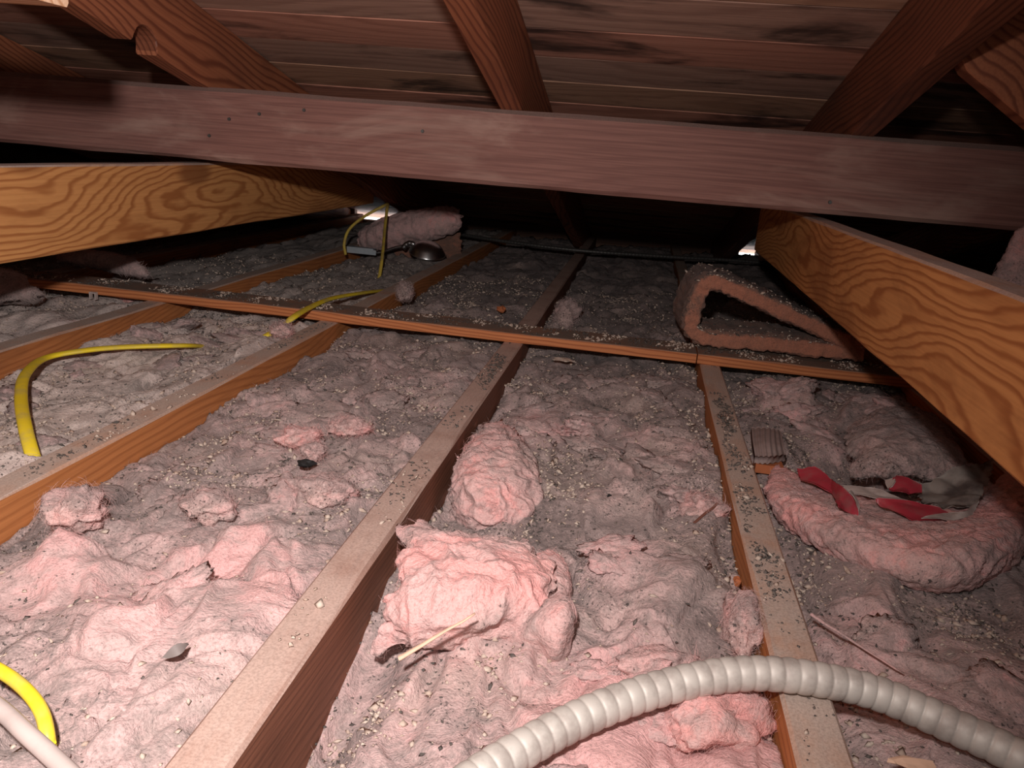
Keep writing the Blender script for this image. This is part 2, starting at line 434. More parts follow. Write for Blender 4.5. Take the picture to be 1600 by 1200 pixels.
# ------------------------------------------------------------------ rafters, beam, ties, braces
RW = 0.0415
R_C = [-1.529, -0.900, -0.270, 0.366, 0.994]
R_LAB = ['roof rafter in the dark at the far left edge', 'left roof rafter with a rounded notch cut in its underside',
         'middle roof rafter with straight orange grain, at top centre', 'right roof rafter slanting down to the right orange tie beam',
         'roof rafter at the far right edge behind the right brace']
def rafter_mesh(notch=None):
    """side profile in local (y along, z depth), extruded across x; y measured along the slope from world y=0"""
    y0, y1 = -1.25, 4.18
    dpt = 0.1335
    bot = [(y0, 0.0)]
    ys = np.linspace(y0, y1, 40)[1:-1]
    pts = []
    for y in ys:
        if notch and notch[0] - 0.02 < y < notch[1] + 0.02: continue
        pts.append((y, 0.0))
    if notch:
        a, c, dp = notch
        arc = [(a - 0.004, 0.0), (a - 0.002, 0.008)]
        for k in range(9):
            th = math.pi * (0.95 - 0.9 * k / 8)
            arc.append(((a + c) / 2 + (c - a) / 2 * math.cos(th), 0.008 + (dp - 0.008) * math.sin(th)))
        arc += [(c, 0.006), (c + 0.001, -0.001)]
        pts = sorted([p for p in pts if p[0] < a]) + arc + [p for p in pts if p[0] > c]
    bot += pts + [(y1, 0.0)]
    bm = bmesh.new()
    def ring(x, ins):
        out = [bm.verts.new((x, y, z + ins)) for (y, z) in bot]
        top = [bm.verts.new((x, y1, dpt)), bm.verts.new((x, y0, dpt))]
        return out + top
    A = ring(-RW / 2, 0.003); B = ring(-RW / 2 + 0.003, 0); C = ring(RW / 2 - 0.003, 0); D = ring(RW / 2, 0.003)
    n = len(A)
    for P, Q in ((A, B), (B, C), (C, D)):
        for i in range(n):
            bm.faces.new((P[i], P[(i + 1) % n], Q[(i + 1) % n], Q[i]))
    bm.faces.new(A); bm.faces.new(D)
    bmesh.ops.recalc_face_normals(bm, faces=bm.faces)
    bmesh.ops.triangulate(bm, faces=[f for f in bm.faces if len(f.verts) > 4])
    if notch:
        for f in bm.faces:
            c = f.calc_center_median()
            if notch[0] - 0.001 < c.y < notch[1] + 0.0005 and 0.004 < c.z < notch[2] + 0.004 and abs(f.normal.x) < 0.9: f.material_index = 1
    me = bpy.data.meshes.new('rafter'); bm.to_mesh(me); bm.free(); return me
for i, xc in enumerate(R_C):
    nt_ = (1.325 / math.cos(ANG), 1.39 / math.cos(ANG), 0.034) if i == 1 else None
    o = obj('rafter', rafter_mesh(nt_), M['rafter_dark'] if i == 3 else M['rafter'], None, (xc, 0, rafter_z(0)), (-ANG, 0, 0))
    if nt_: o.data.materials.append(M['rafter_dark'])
    tag(o, R_LAB[i], 'rafter', 'roof rafters')

beam = timber('purlin_beam', (XR - XL - 0.04, 0.040, 0.141), M['beam'], (-0.2, 1.578, 0.388), axis=0, seg=70, bev=0.008, wob=0.0022, seed=2.2)
nm = bpy.data.meshes.new('nail'); bm = bmesh.new()
bmesh.ops.create_cone(bm, cap_ends=True, segments=10, radius1=0.0036, radius2=0.0030, depth=0.004); bm.to_mesh(nm); bm.free()
for (px, py) in ((327, 212), (405, 178), (475, 172), (358, 186), (660, 205), (1297, 316)):
    p = at_y(px, py, 1.5575)
    obj('nail', nm, M['dark_conduit'], beam, p - np.array(beam.location), (math.pi / 2, 0, 0))
tag(beam, 'long mauve-brown purlin beam crossing the whole view under the rafters', 'beam')

o = timber('tie_beam', (0.040, 4.3, 0.139), M['tie'], (-0.941, 0.55, 0.2385), seg=50, seed=4.4)
tag(o, 'bright orange tie beam with swirling grain at the left', 'beam', 'horizontal tie beams')
o = timber('tie_beam', (0.038, 3.5, 0.1325), M['tie'], (0.327, 0.52, 0.2395), seg=50, seed=8.1)
tag(o, 'orange-brown tie beam with knots slanting out of the right side', 'beam', 'horizontal tie beams')

# stub plank near the lens, upper left, carried by a post outside the frame
a = at_y(108, 12, 0.69)
o = timber('girt_board', (1.25, 0.042, 0.045), M['rafter_pale'], (a[0] - 0.625, 0.669, a[2] + 0.0225), axis=0, seg=16, seed=3.0)
tag(o, 'pale board end cut square at the top left corner', 'board')
# brace at the upper right
def prism(name, pts, y0, y1, mat, loc=(0, 0, 0)):
    """polygon in the x-z plane with real thickness along y"""
    bm = bmesh.new()
    A = [bm.verts.new((p[0], y0, p[2])) for p in pts]; B = [bm.verts.new((p[0], y1, p[2])) for p in pts]
    n = len(pts)
    bm.faces.new(A); bm.faces.new(B[::-1])
    for i in range(n): bm.faces.new((A[i], A[(i + 1) % n], B[(i + 1) % n], B[i]))
    bmesh.ops.recalc_face_normals(bm, faces=bm.faces)
    bmesh.ops.bevel(bm, geom=bm.edges[:], offset=0.002, segments=1, affect='EDGES')
    me = bpy.data.meshes.new(name); bm.to_mesh(me); bm.free(); return obj(name, me, mat)
yb = 1.24
P = [at_y(*p, yb) for p in ((1503, 92), (1512, 112), (1600, 186))]
dv = (P[2] - P[1]) / np.linalg.norm(P[2] - P[1]); up_ = np.array([-dv[2], 0, dv[0]])
foot = P[1] + dv * ((0.001 - P[1][2]) / dv[2])                       # runs down to the joists right of the frame
foot2 = foot + np.array([1, 0, 0]) * (0.14 / abs(dv[2]))
top2 = P[0] + up_ * 0.14 + dv * 0.02
P = [P[0], P[1], foot, foot2, top2]
o = prism('brace_board', P, yb, yb + 0.04, M['rafter'])
tag(o, 'brown diagonal brace board with angled end at the top right corner', 'board')

# ------------------------------------------------------------------ boards lying across the joists
o = timber('cross_board', (1.94, 0.092, 0.0205), M['board'], (-1.80 + 0.97, 1.652, 0.0105), axis=0, seg=50, bev=0.0015, wob=0.001, seed=1.3)
tag(o, 'long dusty flat board laid across the joists, left of its butt joint', 'board', 'boards laid across the joists')
o = timber('cross_board', (0.70, 0.092, 0.0205), M['board'], (0.1425 + 0.35, 1.652, 0.0105), axis=0, seg=20, bev=0.0015, wob=0.001, seed=6.3)
tag(o, 'shorter dusty flat board under the folded brown batt, right of the butt joint', 'board', 'boards laid across the joists')

# ------------------------------------------------------------------ insulation in the joist bays
BAYS = [(J_R[i] + 0.0015, J_R[i + 1] - JW - 0.0015) for i in range(6)]
BAYS = [(-1.84, J_R[0] - JW - 0.0015)] + BAYS + [(J_R[6] + 0.0015, 1.39)]
B_LAB = ['dim grey insulation in the bay at the extreme left',
         'grey dusty insulation in the left bay beyond the short visible joist',
         'pale dusty insulation in the bay under the yellow cable loop',
         'lumpy pink-grey insulation in the bay left of the pale foreground joist',
         'torn pink insulation in the middle bay with the loose splinter on it',
         'dusty mauve insulation in the right bay below the torn red paper',
         'dark insulation in the bay right of the right tie beam',
         'dark insulation in the bay at the extreme right']
# local humps and hollows: x, y, height, radius x, radius y
FEAT = []
def feat(px, py, amp, rx, ry, z=-0.02):
    p = at_z(px, py, z); FEAT.append((p[0], p[1], amp, rx, ry))
feat(725, 835, -0.060, 0.055, 0.050)      # hollow behind the torn slab
feat(700, 780, -0.018, 0.03, 0.08)
for yy, am in ((0.35, -0.045), (0.45, -0.05), (0.55, -0.045), (0.64, -0.03), (0.95, -0.03), (1.1, -0.025), (1.25, -0.02)):
    FEAT.append((-0.20, yy, am, 0.035, 0.07))
feat(850, 650, 0.012, 0.05, 0.06)
feat(1020, 690, 0.010, 0.05, 0.06)
feat(950, 770, 0.012, 0.05, 0.03)
feat(120, 790, 0.018, 0.04, 0.035)
feat(100, 870, 0.028, 0.05, 0.04)
feat(170, 980, 0.026, 0.07, 0.06)
feat(290, 900, -0.022, 0.06, 0.05)
feat(520, 1050, -0.012, 0.05, 0.06)
feat(380, 840, 0.012, 0.05, 0.04)
feat(1330, 720, -0.035, 0.08, 0.08)
feat(1400, 650, 0.030, 0.10, 0.06)
feat(1230, 620, 0.022, 0.05, 0.06)
feat(1480, 740, 0.016, 0.05, 0.08)
feat(1240, 870, -0.012, 0.04, 0.1)
feat(870, 1140, 0.006, 0.06, 0.05)
feat(1120, 930, 0.010, 0.04, 0.05)
feat(520, 560, 0.020, 0.05, 0.06)
PINK = []
def pink(px, py, amp, r, z=-0.02):
    p = at_z(px, py, z); PINK.append((p[0], p[1], amp, r))
for a in ((110, 860, 0.55, 0.05), (190, 960, 0.6, 0.06), (150, 1060, 0.3, 0.05), (470, 680, 0.5, 0.02), (550, 665, 0.7, 0.02), (560, 545, 0.6, 0.035),
          (830, 640, 0.9, 0.03), (875, 660, 0.9, 0.03), (1010, 675, 0.8, 0.035), (950, 770, 0.5, 0.035), (1075, 700, 0.5, 0.03), (1060, 780, 0.5, 0.03),
          (1390, 640, 0.7, 0.10), (1220, 625, 0.7, 0.06), (1300, 680, 0.5, 0.05), (1310, 945, 0.5, 0.03), (1120, 1120, 0.9, 0.05), (960, 1150, 0.9, 0.06), (1040, 1170, 0.9, 0.07),
          (330, 880, 0.5, 0.03), (390, 850, 0.6, 0.03), (250, 1130, 0.4, 0.06), (640, 1150, 0.4, 0.05), (800, 1060, 0.35, 0.06), (1450, 760, 0.5, 0.06), (1230, 780, 0.5, 0.04),
          (960, 860, 0.4, 0.04), (700, 980, 0.5, 0.05), (440, 930, 0.4, 0.05), (210, 465, 0.9, 0.025), (380, 1000, 0.35, 0.05), (1000, 930, 0.35, 0.04), (1400, 1090, 0.35, 0.05)):
    pink(*a)

def row_positions(y0, y1, base):
    ys = [y0]
    while ys[-1] < y1:
        y = ys[-1]; ys.append(y + base * (1 + 1.35 * max(0, y - 0.35)) * (2.5 if y < 0.25 else 1))
    return np.array(ys)

surf = {}; batts = {}
CHUNKS = []
for bi, (x0, x1) in enumerate(BAYS):
    near = 2 <= bi <= 5
    base = 0.0027 if near else 0.006
    xs = np.linspace(x0, x1, 132 if near else 60); ys = row_positions(0.0, 4.0, base)
    Xg, Yg = np.meshgrid(xs, ys)
    sd = bi * 13.7
    # warped coordinates give swirled, folded layers
    wx = 0.055 * fbm(Xg * 7 + sd, Yg * 6, sd, 3); wy = 0.075 * fbm(Xg * 7, Yg * 6 + sd, sd + 40, 3)
    u, v = Xg + wx, Yg + wy
    H = 0.014 * pn(u * 5, v * 4, sd) + 0.034 * (np.abs(pn(u * 8.5, v * 6, sd + 3)) - 0.22) + 0.014 * (np.abs(pn(u * 19, v * 12, sd + 7)) - 0.22)
    H += 0.0045 * (np.abs(pn(u * 45, v * 26, sd + 9)) - 0.22) + 0.0012 * fbm(Xg * 110, Yg * 90, sd, 2)
    # torn layers: terraces
    T = 0.5 + 0.9 * fbm(u * 5, v * 4, sd + 21, 3)
    fr = T * 4 - np.floor(T * 4)
    H += 0.010 * (1 / (1 + np.exp(-(fr - 0.5) * 13)) - fr)
    H += 0.0075 * (np.abs(pn(u * 30, v * 9, sd + 31)) - 0.22) + 0.0045 * (np.abs(pn(u * 20 + v * 40, v * 18 - u * 10, sd + 35)) - 0.22)
    e = np.minimum(Xg - x0, x1 - Xg); ed = np.clip(e / 0.03, 0, 1)
    left = np.clip((Xg - x0) / (x1 - x0), 0, 1)
    Z = -0.036 + 0.018 * left + H
    for (fx, fy, am, rx, ry) in FEAT:
        if x0 - 0.05 < fx < x1 + 0.05:
            Z += am * np.exp(-((Xg - fx) / rx)**2 - ((Yg - fy) / ry)**2)
    Z -= 0.010 * (1 - ed)
    Z = np.where(Z > -0.006, -0.006 + (Z + 0.006) * (0.25 + 0.6 * ed), Z)
    # settle under the flat boards
    bd = np.exp(-((Yg - 1.652) / 0.07)**4)
    Z = np.where(Z > -0.012, Z * (1 - bd) + np.minimum(Z, -0.012) * bd, Z)
    Z = np.maximum(Z, -0.13)
    # sideways puffing
    dx = 0.016 * fbm(Xg * 14 + sd, Yg * 10, sd + 60, 2) * ed; dy = 0.022 * fbm(Xg * 14, Yg * 10 + sd, sd + 80, 2)
    X2 = np.clip(Xg + dx, x0, x1); Y2 = Yg + dy
    dust = 0.60 + 0.46 * fbm(Xg * 5 + sd, Yg * 4, sd + 5, 4) - 10.0 * H + 0.75 * np.clip(Yg - 1.3, 0, 1.1)  # last term paints the lamp's falloff on the far floor into the dust
    if bi <= 2: dust += 0.08
    for (fx, fy, am, r) in PINK:
        dust -= 0.8 * am * np.exp(-(((Xg - fx)**2 + ((Yg - fy) * 0.7)**2) / r**2))
    Vv = np.stack([X2, Y2, Z], -1).reshape(-1, 3)
    q = grid_quads(len(ys), len(xs))
    # skirt so the batt is a body with depth
    nR, nC = len(ys), len(xs)
    ringi = np.concatenate([np.arange(nC), np.arange(1, nR) * nC + nC - 1, (nR - 1) * nC + np.arange(nC - 2, -1, -1), np.arange(nR - 2, 0, -1) * nC])
    low = Vv[ringi].copy(); low[:, 2] = -0.1405
    li = len(Vv) + np.arange(len(ringi))
    sk = np.stack([ringi, li, np.roll(li, -1), np.roll(ringi, -1)], -1)
    Va = np.concatenate([Vv, low]); qa = np.concatenate([q, sk])
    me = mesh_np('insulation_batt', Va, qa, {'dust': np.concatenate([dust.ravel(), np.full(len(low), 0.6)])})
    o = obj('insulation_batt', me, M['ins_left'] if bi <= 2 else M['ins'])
    tag(o, B_LAB[bi], 'insulation', 'insulation in the joist bays')
    batts[bi] = o
    N = vnormals(Vv, q); N[N[:, 2] < 0] *= -1
    cell = np.outer(np.gradient(ys), np.full(len(xs), xs[1] - xs[0])).ravel()
    surf[bi] = (Vv, N, cell, dust.ravel(), Xg.ravel(), Yg.ravel())

def ground(x, y):
    """height of the insulation near a point"""
    for bi, (x0, x1) in enumerate(BAYS):
        if x0 - 0.021 <= x <= x1 + 0.021:
            if x < x0 or x > x1: return 0.0
            V = surf[bi][0]; k = np.argmin((V[:, 0] - x)**2 + (V[:, 1] - y)**2); return float(V[k, 2])
    return 0.0

# ------------------------------------------------------------------ loose slabs, flaps and tufts of fibreglass
def slab_mesh(name, ctrl, thick, nu=70, nv=70, amp=0.006, freq=26, seed=0.0, dust0=0.2, dustv=0.35, edge=0.18, rag=0.010, updust=0.35):
    ctrl = np.asarray(ctrl, float)
    S = catmull(ctrl, nu); S = np.swapaxes(catmull(np.swapaxes(S, 0, 1), nv), 0, 1)
    du = np.gradient(S, axis=0); dv = np.gradient(S, axis=1)
    N = np.cross(du, dv); N /= np.linalg.norm(N, axis=2)[..., None] + 1e-9
    uu, vv = np.meshgrid(np.linspace(0, 1, nu), np.linspace(0, 1, nv), indexing='ij')
    # ragged outline
    cen = S.mean((0, 1)); rim = np.maximum(np.abs(uu * 2 - 1), np.abs(vv * 2 - 1))**6
    rg = fbm(S[..., 0] * 40 + seed, S[..., 1] * 40, S[..., 2] * 40, 3)
    S = S + (S - cen) * (rag / 0.1 * rg * rim)[..., None]
    eu = np.clip(np.minimum(uu, 1 - uu) / edge, 0, 1); ev = np.clip(np.minimum(vv, 1 - vv) / edge, 0, 1)
    T = thick * np.sqrt(np.clip(1 - (1 - eu)**2, 0, 1)) * np.sqrt(np.clip(1 - (1 - ev)**2, 0, 1))
    top = S + N * (T / 2)[..., None]; bot = S - N * (T / 2)[..., None]
    V = np.concatenate([top.reshape(-1, 3), bot.reshape(-1, 3)])
    q = grid_quads(nu, nv); q2 = q[:, ::-1] + nu * nv
    r = np.concatenate([np.arange(nv), np.arange(1, nu) * nv + nv - 1, (nu - 1) * nv + np.arange(nv - 2, -1, -1), np.arange(nu - 2, 0, -1) * nv])
    sk = np.stack([r, np.roll(r, -1), np.roll(r, -1) + nu * nv, r + nu * nv], -1)
    Q = np.concatenate([q, q2, sk])
    n = vnormals(V, Q)
    x, y, z = V[:, 0] + seed, V[:, 1], V[:, 2]
    wv = 0.02 * fbm(x * 20, y * 20, z * 20 + 9, 2)
    d = 1.6 * (np.abs(pn((x + wv) * freq, (y + wv) * freq, z * freq)) - 0.2) + 0.55 * (np.abs(pn((x + wv) * freq * 2.3, y * freq * 2.3, z * freq * 2.3)) - 0.2) + 0.16 * fbm(x * 120, y * 120, z * 120, 2)
    V2 = V + n * (amp * d)[:, None]
    dust = dust0 + dustv * fbm(x * 9, y * 9, z * 9, 3) - 0.12 * d + updust * np.clip(n[:, 2], 0, 1)
    return mesh_np(name, V2, Q, {'dust': dust}), V2, (n, dust)

def slab(name, ctrl, thick, mat, label, cat, group=None, **kw):
    me, V, n = slab_mesh(name, ctrl, thick, **kw)
    o = obj(name, me, mat)
    if label: tag(o, label, cat, group)
    if name == 'insulation_chunk': CHUNKS.append((o, V, n[0], n[1]))
    return o, V, n

EXTRA = []     # extra surfaces that collect crumbs
def Z3(px, py, z): return at_z(px, py, z)
# large torn slab leaning against the pale joist
ctrl = [[Z3(640, 822, 0.000), Z3(700, 842, 0.000), Z3(770, 852, 0.0), Z3(846, 858, 0.004)],
        [Z3(625, 880, 0.004), Z3(690, 890, 0.012), Z3(770, 900, 0.012), Z3(858, 900, 0.004)],
        [Z3(610, 950, -0.010), Z3(690, 950, 0.004), Z3(770, 945, 0.004), Z3(855, 945, -0.008)],
        [Z3(602, 1005, -0.042), Z3(680, 1000, -0.036), Z3(765, 985, -0.034), Z3(850, 965, -0.034)]]
slab('insulation_chunk', ctrl, 0.035, M['ins_pink'], 'large torn pink fibreglass slab leaning on the pale foreground joist', 'insulation', 'loose pieces of insulation',
     nu=110, nv=120, amp=0.0075, freq=27, seed=1.0, dust0=0.08, dustv=0.65, updust=0.25, rag=0.03)
ctrl = [[Z3(835, 870, -0.010), Z3(862, 865, -0.012), Z3(868, 880, -0.016)], [Z3(838, 905, -0.012), Z3(866, 905, -0.01), Z3(880, 915, -0.022)], [Z3(840, 950, -0.026), Z3(862, 945, -0.024), Z3(872, 935, -0.034)]]
slab('insulation_chunk', ctrl, 0.022, M['ins_pink'], 'narrow pink fibreglass piece tucked behind the right edge of the torn slab', 'insulation', 'loose pieces of insulation',
     nu=50, nv=50, amp=0.004, freq=40, seed=2.0, dust0=0.2, edge=0.3)
# pointed flap in front of it
ctrl = [[Z3(775, 975, -0.030), Z3(815, 958, -0.018), Z3(868, 930, 0.006), Z3(893, 932, 0.004)],
        [Z3(790, 1000, -0.034), Z3(830, 985, -0.012), Z3(872, 965, 0.008), Z3(897, 965, -0.006)],
        [Z3(830, 1022, -0.040), Z3(850, 1015, -0.030), Z3(868, 1012, -0.018), Z3(888, 1005, -0.028)],
        [Z3(850, 1035, -0.046), Z3(862, 1036, -0.044), Z3(872, 1036, -0.042), Z3(880, 1030, -0.046)]]
slab('insulation_chunk', ctrl, 0.014, M['ins_pink'], 'small pointed fibreglass flap beside the conduit side of the torn slab', 'insulation', 'loose pieces of insulation',
     nu=70, nv=70, amp=0.0028, freq=34, seed=3.4, dust0=0.26, edge=0.3)
# mound behind the hollow
ctrl = [[Z3(748, 672, -0.030), Z3(778, 668, -0.018), Z3(806, 682, -0.016), Z3(834, 725, -0.030)],
        [Z3(722, 722, -0.026), Z3(752, 712, -0.004), Z3(798, 730, 0.000), Z3(842, 770, -0.026)],
        [Z3(708, 768, -0.040), Z3(738, 752, -0.004), Z3(785, 775, -0.012), Z3(838, 800, -0.034)],
        [Z3(712, 806, -0.062), Z3(748, 800, -0.030), Z3(788, 806, -0.034), Z3(832, 818, -0.046)],
        [Z3(728, 832, -0.080), Z3(758, 834, -0.072), Z3(792, 834, -0.066), Z3(828, 828, -0.062)]]
slab('insulation_chunk', ctrl, 0.024, M['ins_pink'], 'rounded dusty pink fibreglass mound behind the hollow beside the foreground joist', 'insulation', 'loose pieces of insulation',
     nu=130, nv=110, amp=0.0085, freq=31, seed=5.0, dust0=0.30, dustv=0.7, updust=0.3, edge=0.22, rag=0.02)
# thick curled batt in the right bay, pink face outward
ctrl = [[Z3(1210, 722, -0.030), Z3(1262, 762, -0.026), Z3(1345, 785, -0.022), Z3(1450, 795, -0.014), Z3(1530, 790, -0.008), Z3(1575, 745, -0.004), Z3(1640, 700, -0.004)],
        [Z3(1196, 760, -0.016), Z3(1262, 800, -0.008), Z3(1350, 828, -0.002), Z3(1455, 840, 0.006), Z3(1535, 832, 0.012), Z3(1600, 782, 0.014), Z3(1670, 732, 0.014)],
        [Z3(1200, 780, -0.018), Z3(1275, 825, -0.008), Z3(1362, 862, 0.004), Z3(1462, 882, 0.012), Z3(1540, 865, 0.014), Z3(1608, 812, 0.014), Z3(1680, 762, 0.014)],
        [Z3(1212, 800, -0.036), Z3(1290, 848, -0.026), Z3(1378, 888, -0.020), Z3(1475, 912, -0.018), Z3(1550, 888, -0.016), Z3(1615, 836, -0.014), Z3(1690, 790, -0.014)]]
slab('insulation_chunk', ctrl, 0.030, M['ins_pink'], 'thick curled pink batt wrapped around the torn red paper', 'insulation', 'loose pieces of insulation',
     nu=90, nv=200, amp=0.0048, freq=48, seed=8.0, dust0=0.02, dustv=0.45, updust=0.16, edge=0.12, rag=0.004)
# torn grey-pink heap behind the paper
ctrl = [[Z3(1330, 668, -0.010), Z3(1390, 640, 0.004), Z3(1450, 650, 0.0), Z3(1490, 690, -0.01)],
        [Z3(1325, 705, 0.0), Z3(1385, 690, 0.02), Z3(1450, 700, 0.018), Z3(1505, 730, 0.0)],
        [Z3(1330, 745, -0.02), Z3(1380, 745, 0.0), Z3(1440, 745, 0.0), Z3(1520, 760, -0.01)]]
slab('insulation_chunk', ctrl, 0.030, M['ins'], 'ragged grey-pink heap of fibreglass behind the torn red paper', 'insulation', 'loose pieces of insulation',
     nu=90, nv=100, amp=0.009, freq=17, seed=11.0, dust0=0.5, edge=0.3)
# pink batt leaning in the dark at the right edge
ctrl = [[at_y(1590, 372, 1.45), at_y(1640, 330, 1.45), at_y(1720, 300, 1.45)], [at_y(1560, 425, 1.42), at_y(1640, 400, 1.40), at_y(1720, 390, 1.40)], [at_y(1535, 478, 1.40), at_y(1640, 500, 1.38), at_y(1720, 520, 1.38)], [at_y(1548, 570, 1.38), at_y(1640, 590, 1.36), at_y(1720, 610, 1.36)], [at_y(1560, 668, 1.38), at_y(1640, 680, 1.36), at_y(1720, 695, 1.36)]]
slab('insulation_chunk', ctrl, 0.05, M['ins_pink'], 'mauve batt piece standing above the right tie beam at the right edge', 'insulation', 'loose pieces of insulation',
     nu=60, nv=60, amp=0.006, seed=13.0, dust0=0.4)
# rolled batt far left on the cross board
ctrl = [[at_z(105, 392, 0.05), at_z(160, 393, 0.06), at_z(205, 403, 0.06), at_z(226, 412, 0.05)],
        [at_z(120, 410, 0.03), at_z(170, 415, 0.04), at_z(205, 424, 0.04), at_z(232, 428, 0.02)]]
ctrl = [[at_y(60, 388, 1.86), at_y(110, 388, 1.84), at_y(165, 394, 1.80), at_y(212, 404, 1.76)],
        [at_y(80, 398, 1.83), at_y(125, 402, 1.81), at_y(178, 412, 1.77), at_y(226, 420, 1.73)],
        [at_y(100, 410, 1.82), at_y(150, 418, 1.80), at_y(200, 428, 1.76), at_y(232, 434, 1.73)]]
slab('insulation_chunk', ctrl, 0.035, M['ins'], 'grey-mauve rolled batt with rounded end under the left tie beam', 'insulation', 'loose pieces of insulation',
     nu=50, nv=60, amp=0.002, seed=15.0, dust0=0.45, edge=0.35)
ctrl = [[at_y(-60, 415, 1.52), at_y(0, 418, 1.52), at_y(38, 432, 1.52)], [at_y(-60, 445, 1.50), at_y(10, 448, 1.50), at_y(58, 458, 1.50)], [at_y(-60, 478, 1.47), at_y(0, 472, 1.47), at_y(75, 462, 1.47)]]
slab('insulation_chunk', ctrl, 0.05, M['ins'], 'dark mauve batt lump in shadow at the left edge before the cross board', 'insulation', 'loose pieces of insulation',
     nu=40, nv=40, amp=0.003, seed=16.0, dust0=0.6, edge=0.35)
# far pink roll with brown paper backing
root = empty('insulation_roll', at_z(640, 402, -0.02))
def far(px, py, y): return at_y(px, py, y) - np.array(root.location)
ctrl = [[far(566, 362, 2.86), far(610, 345, 2.86), far(665, 332, 2.86), far(716, 325, 2.86)],
        [far(560, 376, 2.82), far(610, 362, 2.80), far(665, 352, 2.80), far(720, 342, 2.80)],
        [far(566, 392, 2.84), far(610, 382, 2.84), far(665, 372, 2.84), far(720, 358, 2.84)]]
me, _, _ = slab_mesh('batt', ctrl, 0.075, 50, 90, amp=0.008, seed=17.0, dust0=0.25, edge=0.3)
obj('batt', me, M['ins_pink'], root)
ctrl = [[far(600, 390, 2.90), far(660, 376, 2.90), far(722, 362, 2.90)], [far(610, 404, 2.90), far(660, 398, 2.90), far(722, 386, 2.90)], [far(620, 414, 2.92), far(660, 410, 2.92), far(720, 404, 2.92)]]
me, _, _ = slab_mesh('paper_backing', ctrl, 0.03, 30, 40, amp=0.003, seed=18.0, dust0=0.5)
obj('paper_backing', me, M['ins_brown'], root)
tag(root, 'pink fibreglass roll lying behind the silver lamp in the far dark', 'insulation', 'loose pieces of insulation')

# folded brown batt on the cross board
def folded_batt():
    yq = 1.655
    ptsA = [(1350, 553), (1290, 549), (1225, 541), (1160, 535), (1105, 530), (1082, 516), (1084, 486), (1096, 456), (1112, 441), (1132, 446), (1175, 464), (1230, 490), (1290, 518), (1350, 547)]
    path = np.array([at_y(px, py, yq) for px, py in ptsA])
    path = catmull(path, 150)
    path[:, 2] = np.maximum(path[:, 2], 0.021 + 0.013)
    tg = np.gradient(path, axis=0); tg /= np.linalg.norm(tg, axis=1)[:, None]
    nr = np.cross(tg, np.array([0, 1.0, 0])); nr /= np.linalg.norm(nr, axis=1)[:, None]
    th = 0.035
    W = 0.16
    prof = []
    n = 64
    for k in range(n):
        a = 2 * math.pi * k / n
        c, s = math.cos(a), math.sin(a)
        prof.append((0.5 * th * math.copysign(abs(c)**0.35, c), 0.5 * W * math.copysign(abs(s)**0.25, s)))
    V = np.array([[p + nr[i] * a + np.array([-0.10 * (b + W / 2), b + W / 2, 0]) for a, b in prof] for i, p in enumerate(path)])
    nu = len(path)
    V = V.reshape(-1, 3); q = grid_quads(nu, n, True)
    q = q[:, ::-1]
    N = vnormals(V, q)
    x, y, z = V.T
    d = 1.3 * (np.abs(pn(x * 40, y * 40, z * 40)) - 0.2) + 0.8 * fbm(x * 90, y * 90, z * 90, 3)
    V2 = V + N * (0.0055 * d)[:, None]
    V2[:, 2] = np.maximum(V2[:, 2], 0.0215)
    caps = []
    c0 = len(V2); V2 = np.concatenate([V2, V2[:n].mean(0)[None], V2[-n:].mean(0)[None]])
    tris = [(c0, (k + 1) % n, k) for k in range(n)] + [(c0 + 1, (nu - 1) * n + k, (nu - 1) * n + (k + 1) % n) for k in range(n)]
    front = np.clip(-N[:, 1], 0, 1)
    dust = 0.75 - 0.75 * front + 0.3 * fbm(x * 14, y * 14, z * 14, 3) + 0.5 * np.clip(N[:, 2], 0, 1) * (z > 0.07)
    dust = np.concatenate([dust, [0.5, 0.5]])
    o = obj('folded_batt', mesh_np('folded_batt', V2, q, {'dust': dust}, tris=tris), M['ins_brown'])
    tag(o, 'brown batt folded into a triangle on the cross board beside the right tie beam', 'insulation', 'loose pieces of insulation')
    sel = (N[:, 2] > 0.5) & (z > 0.05)
    EXTRA.append((V2[:len(N)][sel], N[sel], 420))
folded_batt()

CL = []
for k in range(8):
    bm = bmesh.new(); bmesh.ops.create_icosphere(bm, subdivisions=4, radius=1.0)
    V = np.array([v.co for v in bm.verts]); F = np.array([[l.index for l in f.verts] for f in bm.faces]); bm.free()
    sd = 50.0 + 7.7 * k
    w3 = 0.5 * np.stack([fbm(V[:, 0] + sd, V[:, 1], V[:, 2], 2), fbm(V[:, 0], V[:, 1] + sd, V[:, 2], 2), fbm(V[:, 0], V[:, 1], V[:, 2] + sd, 2)], -1)
    U = V + w3
    d = 1 + 0.45 * pn(U[:, 0] + sd, U[:, 1], U[:, 2]) + 0.5 * (np.abs(pn(U[:, 0] * 2 + sd, U[:, 1] * 2, U[:, 2] * 2)) - 0.2) + 0.14 * (np.abs(pn(U[:, 0] * 4.5 + sd, U[:, 1] * 4.5, U[:, 2] * 4.5)) - 0.2) + 0.03 * fbm(V[:, 0] * 12, V[:, 1] * 12, V[:, 2] * 12, 2)
    W = V * d[:, None] * np.array([1.25, 0.8, 0.5]) * 0.03
    dust = (0.05 + 0.085 * k) + 0.35 * fbm(V[:, 0] * 1.5 + sd, V[:, 1] * 1.5, V[:, 2] * 1.5, 3) - 0.5 * (d - 1)
    CL.append(mesh_np('wool_clump', W, None, {'dust': dust}, tris=F))
